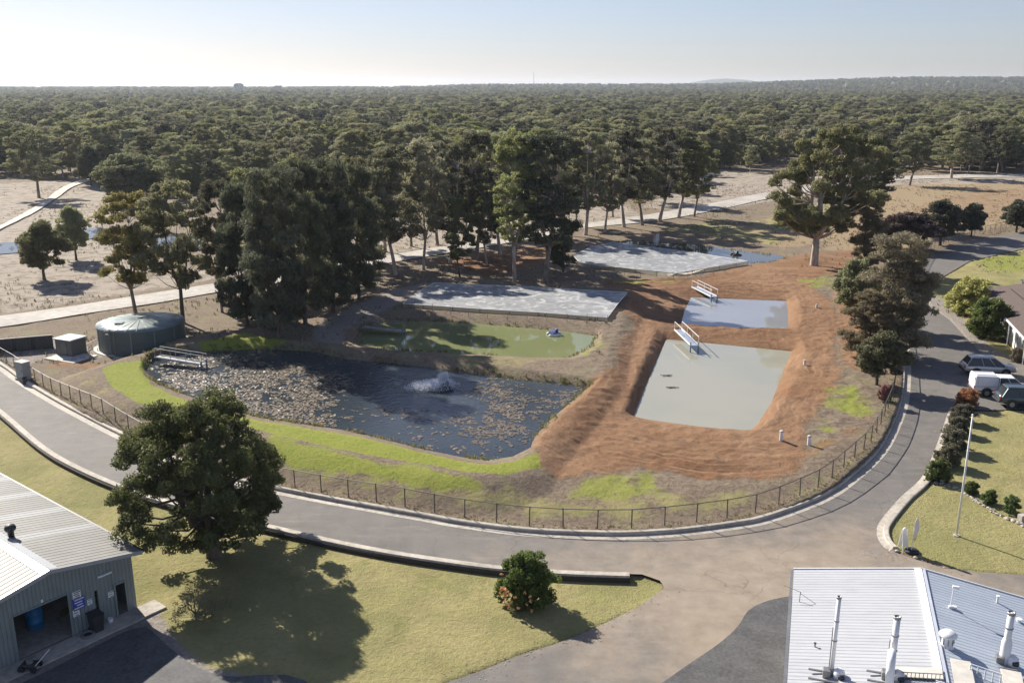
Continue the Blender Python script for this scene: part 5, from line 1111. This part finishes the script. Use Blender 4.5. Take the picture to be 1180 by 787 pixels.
def aerator(px, py, z, label, wheel=True, boat=False):
    p = P(px, py, z); e = empty('aerator', p, label, 'aerator', rz=.2)
    for s_ in (-.5, .5): MB().tube([(-.8, s_, .05), (-.6, s_, .08), (.6, s_, .08), (.8, s_, .05)], [.08, .16, .16, .08], 10).obj('float', M_DARK if not boat else M_WHITE, e, True)
    MB().box((0, 0, .22), (1.1, 1.2, .06)).obj('frame', M_DARK if not boat else M_GALV, e)
    MB().lathe((.25, 0, .25), [(0, 0), (.17, 0), (.19, .1), (.17, .36), (.1, .44), (0, .45)], 12).obj('motor', M_DARK if not boat else M_BLUE, e, True)
    if wheel:
        mb = MB(); mb.tube([(-.25, -.5, .3), (-.25, .5, .3)], .04, 6)
        for s_ in (-.35, 0, .35):
            for i in range(6): a = i*math.tau/6; mb.box((-.25+math.cos(a)*.22, s_, .3+math.sin(a)*.22), (.26, .2, .03), M=Matrix.Rotation(-a, 3, 'Y'))
        mb.obj('paddle_wheel', M_DARK if not boat else M_BLUE, e)
    return e
e = aerator(512, 448, .5, 'paddle aerator throwing white spray in the lily pond'); spray(e, (-.5, .3, .05), 12000, 2.6, .62, 1, M_SPRAY); spray(e, (.1, .35, .2), 5000, .7, 1.1, 2, M_SPRAY)
aerator(639, 386, .55, 'small blue and white floating aerator on the green pond', boat=True)
aerator(848, 294, .15, 'small dark aerator floating on the blue strip of far pond', boat=False)
e = aerator(757, 287, .15, 'aerator spouting a white plume beside the far netting'); spray(e, (0, 0, .3), 1600, .8, 2.2, 3, M_SPRAY)
for (x, y, lb) in ((768, 433, 'dark stick and weed floating in the upper left of the milky pond'), (775, 447, 'small pale weed patch floating left in the milky pond')):
    p = P(x, y, ZW+.02); mb = MB(); r_ = random.Random(x)
    for i in range(9): a = r_.uniform(0, 3.1); l = r_.uniform(.15, .5); c = p+Vector((r_.uniform(-.4, .4), r_.uniform(-.15, .15), r_.uniform(0, .04))); mb.tube([c-Vector((math.cos(a)*l, math.sin(a)*l*.4, 0)), c+Vector((math.cos(a)*l, math.sin(a)*l*.4, .03))], .025, 5)
    tag(mb.obj('floating_debris', BK_DARK), lb, 'debris')
# --- small bollards on the red soil
for (x, y, h, lb) in ((900, 507, .75, 'white capped pipe marker at the lower right of the milky pond'), (932, 513, .75, 'white pipe marker nearest the bright grass patch'), (927, 421, .45, 'short white marker half way up the right bank'), (941, 355, .4, 'short white marker beside the wheel tracks by the blue pond')):
    e = empty('pipe_marker', G(x, y), lb, 'marker'); MB().cyl((0, 0, -.1), .14, h+.1, 12).obj('pipe', M_WHITE, e); MB().lathe((0, 0, h), [(0, .05), (.1, .05), (.16, 0), (.16, -.06), (.14, -.06)], 12).obj('cap', M_CONC2, e, True)

# --- flagpole, feather flag, sandwich board, stones
p = G(1102, 617); e = empty('flagpole', p, 'tall white flagpole standing on the right lawn', 'flagpole'); h = topz(p, 479)-p.z
MB().tube([(0, 0, 0), (0, 0, h)], [.065, .04], 10).obj('pole', M_WHITE, e, True); MB().lathe((0, 0, h), [(0, .12), (.06, .08), (.07, .04), (.05, 0), (0, -.02)], 12).obj('finial', M_WHITE, e, True); MB().cyl((0, 0, -.1), .2, .16, 14).obj('base', M_CONC, e); MB().tube([(.07, 0, .8), (.08, 0, h-.1)], .008, 4).obj('halyard', M_WHITE, e)
p = G(1050, 637); e = empty('feather_flag', p, 'white and yellow feather flag on a thin pole at the junction', 'flag', rz=.3)
MB().tube([(0, 0, 0), (0, 0, 1.2), (.02, 0, 2.0), (.12, 0, 2.25)], [.02, .018, .014, .01], 6).obj('pole', M_WHITE, e); 
pts_ = [(0, .85), (.20, .95), (.30, 1.3), (.33, 1.7), (.30, 2.05), (.14, 2.28), (.03, 2.1), (.0, 1.5)]; mb = MB(); n = len(pts_)
mb.add([(x, -.008+.03*math.sin(z*3), z) for x, z in pts_]+[(x, .008+.03*math.sin(z*3), z) for x, z in pts_], [tuple(range(n)), tuple(range(2*n-1, n-1, -1))]+[(i, (i+1) % n, (i+1) % n+n, i+n) for i in range(n)]); fl = mb.obj('banner', plain('banner_white', (.75, .70, .66), .7, var=.03), e)
MB().box((.14, 0.03, .95), (.24, .03, .28)).obj('yellow_tip', plain('banner_yellow', (.72, .58, .06), .7, var=.03), fl)
MB().lathe((0.1, 0.1, 0), [(0, 0), (.42, 0), (.45, .1), (.3, .2), (0, .2)], 14).obj('weight_bag', M_BLACK, e, True)
p = G(1040, 634); e = empty('folding_sign', p, 'white folding sign with rounded top beside the feather flag', 'sign', rz=.25); e.scale = (.62, .7, 1.05)
for s_, lab in ((1, 'front_board'), (-1, 'rear_board')):
    mb = MB(); n = 10; prof = [(-.3, 0), (-.22, 0), (-.2, .35), (.2, .35), (.22, 0), (.3, 0), (.3, 1.15)]+[(.3*math.cos(a), 1.15+.3*math.sin(a)) for a in np.linspace(.3, 2.84, n)]+[(-.3, 1.15)]
    f = lambda x, z, o: (x, s_*(.36*(1-z/1.45)+.02)+o, z)
    k_ = len(prof); mb.add([f(x, z, -.015) for x, z in prof]+[f(x, z, .015) for x, z in prof], [tuple(range(k_)), tuple(range(2*k_-1, k_-1, -1))]+[(i, (i+1) % k_, (i+1) % k_+k_, i+k_) for i in range(k_)]); mb.obj(lab, M_WHITE, e)
def rock(mb, c, s_, seed):
    r_ = random.Random(seed); bm = bmesh.new(); bmesh.ops.create_icosphere(bm, subdivisions=1, radius=1)
    v = [Vector(c)+Vector((q.co.x*s_*r_.uniform(.8, 1.3), q.co.y*s_*r_.uniform(.7, 1.1), q.co.z*s_*r_.uniform(.5, .8)+s_*.2)) for q in bm.verts]; f = [tuple(x.index for x in q.verts) for q in bm.faces]; bm.free(); mb.add(v, f)
M_ROCK = plain('stone', (.40, .36, .31), .9, var=.3, sc_=4)
for i, (x, y, s_, lb) in enumerate(((1022, 634, .22, 'pale stone at the rounded end of the kerb'), (1027, 636, .3, 'largest stone at the rounded end of the kerb'), (1034, 635, .16, 'small stone next to the white folding sign'), (1055, 643, .17, 'stone on the bare soil below the feather flag'))):
    g_ = G(x, y); mb = MB(); rock(mb, (0, 0, 0), s_, i); o = tag(mb.obj('stone', M_ROCK), lb, 'stone'); o.location = g_
e1 = smooth([G(1078, 556), G(1104, 563), G(1125, 577), (G(1150, 592)), G(1182, 606), G(1200, 612)], .3); nst = 0
for i, p in enumerate(e1):
    for s2 in (0, 1):
        mb = MB(); rock(mb, (0, 0, 0), random.uniform(.11, .2), i*2+s2); o = mb.obj('edging_stone', M_ROCK); o.location = (p.x+random.uniform(-.1, .1), p.y+random.uniform(-.12, .12)-.25*s2, p.z-.02)
        tag(o, 'small pale stone in the edging row across the right lawn', 'stone', 'edging stones across the right lawn'); o.rotation_euler.z = random.uniform(0, 6)
p = G(1178, 600); tag(MB().box((p.x, p.y, p.z+.2), (.5, .4, .5), .3).obj('stone_block', M_ROCK, bevel=.03), 'square pale block at the right end of the stone edging', 'stone')
p0 = G(1066, 556); mb = MB()
for i in range(6): mb.box((p0.x+.3*i, p0.y-.04*i, p0.z+.03), (.12, .9, .05), -.25)
tag(mb.obj('drain_grate', M_DARK), 'dark drain grate beside the kerb below the bush row', 'grate')
q0, q1 = G(1085, 556), G(1104, 524); tag(MB().bar(q0+Vector((0, 0, .1)), q1+Vector((0, 0, .1)), .18, .2).obj('garden_edging', M_CONC), 'pale concrete garden edging behind the roadside bush row', 'edging')

# ------------------------------------------------------------------ vehicles
def vehicle(kind, loc, rz, label, cat, paint, L_=4.7, W_=1.85, wb=2.7):
    e = empty(kind, loc, label, cat, rz=rz); hwid = W_/2
    if kind == 'utility_truck': secs = [(-L_/2, .62, .98, .8), (-L_/2+.1, .48, 1.0, .9), (-.3, .42, 1.02, .95), (1.2, .42, 1.08, .95), (1.6, .42, 1.06, .95), (L_/2-.35, .45, .98, .92), (L_/2-.05, .5, .86, .78), (L_/2, .58, .8, .7)]
    else: secs = [(-L_/2, .6, 1.0, .8), (-L_/2+.12, .42, 1.14, .92), (-1.2, .36, 1.17, .97), (0, .34, 1.14, .97), (1.0, .36, 1.12, .96), (L_/2-.9, .38, 1.08, .95), (L_/2-.25, .42, 1.02, .9), (L_/2, .48, .9, .8)]
    vs_ = []; k_ = 12
    for (x, z0, z1, wf) in secs:
        zc, hh = (z0+z1)/2, (z1-z0)/2
        for j in range(k_):
            a = math.tau*(j+.5)/k_; cx, sz = math.cos(a), math.sin(a); pw = .42
            vs_.append((x, math.copysign(abs(cx)**pw, cx)*hwid*wf*(1-.08*max(0, sz)), zc+math.copysign(abs(sz)**pw, sz)*hh))
    fs = [(i*k_+j, i*k_+(j+1) % k_, (i+1)*k_+(j+1) % k_, (i+1)*k_+j) for i in range(len(secs)-1) for j in range(k_)]+[tuple(range(k_))[::-1], tuple((len(secs)-1)*k_+j for j in range(k_))]
    body = MB().add(vs_, fs).obj('body', paint, e, True)
    # cabin: glass volume with roof and pillars
    if kind == 'utility_truck': xb0, xb1, xt0, xt1, zt = -.55, 1.65, -.5, .85, 1.72
    else: xb0, xb1, xt0, xt1, zt = -L_/2+.15, 1.45, -L_/2+.6, .35, 1.76
    wb_, wt = hwid*.92, hwid*.72
    B8 = [(xb0, -wb_, .98), (xb1, -wb_, .98), (xb1, wb_, .98), (xb0, wb_, .98), (xt0, -wt, zt), (xt1, -wt, zt), (xt1, wt, zt), (xt0, wt, zt)]
    MB().add(B8, [(3, 2, 1, 0), (4, 5, 6, 7), (0, 1, 5, 4), (1, 2, 6, 5), (2, 3, 7, 6), (3, 0, 4, 7)]).obj('windows', M_GLASS, e, bevel=.03)
    mb = MB(); mb.add([(xt0-.04, -wt-.02, zt-.05), (xt1+.06, -wt-.02, zt-.05), (xt1+.06, wt+.02, zt-.05), (xt0-.04, wt+.02, zt-.05), (xt0+.05, -wt+.08, zt+.05), (xt1-.08, -wt+.08, zt+.05), (xt1-.08, wt-.08, zt+.05), (xt0+.05, wt-.08, zt+.05)], [(3, 2, 1, 0), (4, 5, 6, 7), (0, 1, 5, 4), (1, 2, 6, 5), (2, 3, 7, 6), (3, 0, 4, 7)]); mb.obj('roof', paint, e, bevel=.03)
    for s_ in (-1, 1):
        mb = MB()
        for f in ((0, 0), (1, 1)) + (((.42, .42), (.72, .74)) if kind != 'utility_truck' else ((.5, .52),)):
            a = Vector((xb0+(xb1-xb0)*f[0], s_*(wb_+.005), 1.0)); b_2 = Vector((xt0+(xt1-xt0)*f[1], s_*(wt+.01), zt-.02)); mb.bar(a, b_2, .07, .05)
        mb.obj('pillar', paint, e)
        if kind != 'utility_truck': MB().tube([(xt0+.15, s_*(wt-.1), zt+.1), (xt1-.2, s_*(wt-.1), zt+.1)], .025, 6).obj('roof_rail', M_GALV, e)
        MB().box((xb1-.25, s_*(wb_+.12), 1.05), (.12, .2, .14)).obj('mirror', paint, e, bevel=.02)
        for x in (-wb/2, wb/2):
            w_ = MB().tube([(x, s_*(hwid-.16), .36), (x, s_*(hwid+.03), .36)], .37, 22).obj('wheel', M_BLACK, e); MB().tube([(x, s_*(hwid+.02), .36), (x, s_*(hwid+.045), .36)], .22, 14).obj('rim', M_GALV, w_)
            MB().tube([(x, s_*(hwid-.2), .40), (x, s_*(hwid-.005), .40)], .45, 22).obj('wheel_arch', M_DARK, e)
        MB().box((L_/2-.12, s_*hwid*.6, .74), (.2, .36, .13)).obj('headlight', M_GLASS if False else plain('lamp_glass', (.6, .6, .6), .15), e, bevel=.03); MB().box((-L_/2+.05, s_*hwid*.74, .88), (.1, .2, .26)).obj('tail_light', plain('lamp_red', (.35, .02, .02), .3), e, bevel=.02)
    MB().box((-L_/2-.02, 0, .55), (.14, W_*.86, .16)).obj('rear_bumper', M_DARK, e, bevel=.03)
    if kind == 'utility_truck':
        cn = MB(); cn.add([(-L_/2, -.93, .95), (-.62, -.93, .95), (-.62, .93, .95), (-L_/2, .93, .95), (-L_/2+.08, -.86, 1.9), (-.66, -.86, 1.9), (-.66, .86, 1.9), (-L_/2+.08, .86, 1.9)], [(3, 2, 1, 0), (4, 5, 6, 7), (0, 1, 5, 4), (1, 2, 6, 5), (2, 3, 7, 6), (3, 0, 4, 7)]); cn = cn.obj('canopy', paint, e, bevel=.04)
        for s_ in (-1, 1): MB().box((-1.55, s_*.915, 1.4), (1.5, .03, .7), M=Matrix.Rotation(s_*.07, 3, 'X')).obj('side_hatch', M_WHITE, cn)
        MB().box((-L_/2+.02, 0, 1.35), (.05, 1.5, .8)).obj('rear_door', M_WHITE, cn)
        for s_ in (-.6, .6): MB().bar((-L_/2+.2, s_, 1.95), (-.8, s_, 1.95), .04).obj('roof_rack', M_GALV, cn)
    return e
def paintm(name, c, met=.3):
    k = NT(name); k.b.inputs['Base Color'].default_value = (*c, 1); k.b.inputs['Metallic'].default_value = met; k.b.inputs['Roughness'].default_value = .28; k.b.inputs['Coat Weight'].default_value = .6
    v = k.coord(); n = k.noise(v, 2, 3); k.l(k.mix(n, tuple(x*.9 for x in c), c), k.b.inputs['Base Color']); return k.m
p = P(1137.5, 431.5); vehicle('station_wagon', (p.x, p.y, .03), R(-7), 'silver beige wagon parked nearest the white house', 'car', paintm('paint_silver', (.56, .55, .53)), L_=4.85)
p = P(1153.5, 455); vehicle('utility_truck', (p.x, p.y, .03), R(-9), 'white utility truck with a boxy canopy between two cars', 'truck', paintm('paint_white', (.78, .78, .80), 0), L_=5.3, W_=1.9, wb=3.1)
p = P(1177, 468); vehicle('four_wheel_drive', (p.x+.2, p.y+.0, .03), R(-7), 'dark green four wheel drive nearest the bush row', 'car', paintm('paint_dark_green', (.06, .09, .105)), L_=4.7)

# ------------------------------------------------------------------ far things
p = P(615, 103.5); mz = hz(p.x*.62, p.y*.62); e = empty('radio_mast', (p.x*.62, p.y*.62, mz), 'thin lattice radio mast standing on the horizon', 'mast'); b = Vector(e.location); h = topz(b, 84)-b.z
mb = MB()
for a in (0, 2.09, 4.19): mb.tube([(math.cos(a)*1.6, math.sin(a)*1.6, 0), (math.cos(a)*.5, math.sin(a)*.5, h)], .7, 5)
for i in range(14): z = h*i/14; r_ = 1.6-1.1*i/14; mb.tube([(r_, 0, z), (math.cos(2.09)*r_, math.sin(2.09)*r_, z+h/14), (math.cos(4.19)*r_, math.sin(4.19)*r_, z), (r_, 0, z+h/14)], .2, 4)
mb.obj('lattice', M_GALV, e); MB().cyl((0, 0, h), .3, 6, 6).obj('antenna', M_WHITE, e)
M_FAR = plain('far_wall', (.42, .40, .38), .8); M_FARR = plain('far_roof', (.30, .29, .29), .7)
for (x, dist, w_, h_, lb, cat_) in ((286, 2500, 26, 14, 'pale grain silo block rising above the left horizon', 'silo'), (330, 2450, 14, 9, 'pale shed roof among trees on the left horizon', 'shed'), (470, 2500, 18, 8, 'pale shed roof among trees left of the mast', 'shed')):
    u = (x-590)/F; px_, py_ = u*dist, dist; z = hz(px_, py_); e = empty('silo' if cat_ == 'silo' else 'distant_shed', (px_, py_, z), lb, cat_)
    hh = H-2+h_*.4-z
    if cat_ == 'silo':
        for i in range(4): MB().lathe(((i-1.5)*w_/4, 0, 0), [(w_/8, 0), (w_/8, hh), (w_/16, hh+2.5), (0, hh+3)], 14).obj('silo_tower', M_FAR, e, True)
        MB().box((0, 0, hh+2.5), (w_*.6, 4, 4)).obj('head_house', M_FAR, e)
    else:
        MB().box((0, 0, hh/2), (w_, 10, hh)).obj('wall', M_FAR, e); mb = MB(); quadbox(mb, (-w_/2-.5, -6, hh), (w_/2+.5, -6, hh), (w_/2+.5, 0, hh+2), (-w_/2-.5, 0, hh+2), .3); quadbox(mb, (-w_/2-.5, 0, hh+2), (w_/2+.5, 0, hh+2), (w_/2+.5, 6, hh), (-w_/2-.5, 6, hh), .3); mb.obj('roof', M_FAR, e)
# low hill far beyond the wood
yy_ = 8200; xx_ = (825-590)/F*yy_; gx2 = np.linspace(xx_-420, xx_+420, 40); gy2 = np.linspace(yy_-300, yy_+300, 12); A_, B_ = np.meshgrid(gx2, gy2)
hgt = 62*np.clip(1-np.abs((A_-xx_)/400)**2.2, 0, 1)*np.clip(1-((B_-yy_)/300)**2, 0, 1)*(1+.12*fbm(A_, B_, 90, 3)); zz_ = height(A_.ravel(), B_.ravel())-1+hgt.ravel()
tag(link('hill', gridmesh('hill', 40, 12, np.stack([A_.ravel(), B_.ravel(), zz_], 1)), plain('hill_scrub', (.07, .08, .05), .9)), kind='structure')

# ------------------------------------------------------------------ air
k = NT('haze'); k.t.nodes.remove(k.b); vol = k.n('VolumePrincipled'); vol.inputs['Color'].default_value = (.78, .87, 1, 1); vol.inputs['Density'].default_value = .00007; vol.inputs['Anisotropy'].default_value = .35; k.l(vol.outputs[0], k.out.inputs['Volume'])
hzb = MB().box((0, 0, 0), (2, 2, 2)).obj('haze', k.m); zb, zt = float(Z.min())-1, 92; hzb.scale = (9800, 9800, (zt-zb)/2); hzb.location = (0, 0, (zt+zb)/2); tag(hzb, 'thin pale haze in the air', 'haze', kind='stuff')
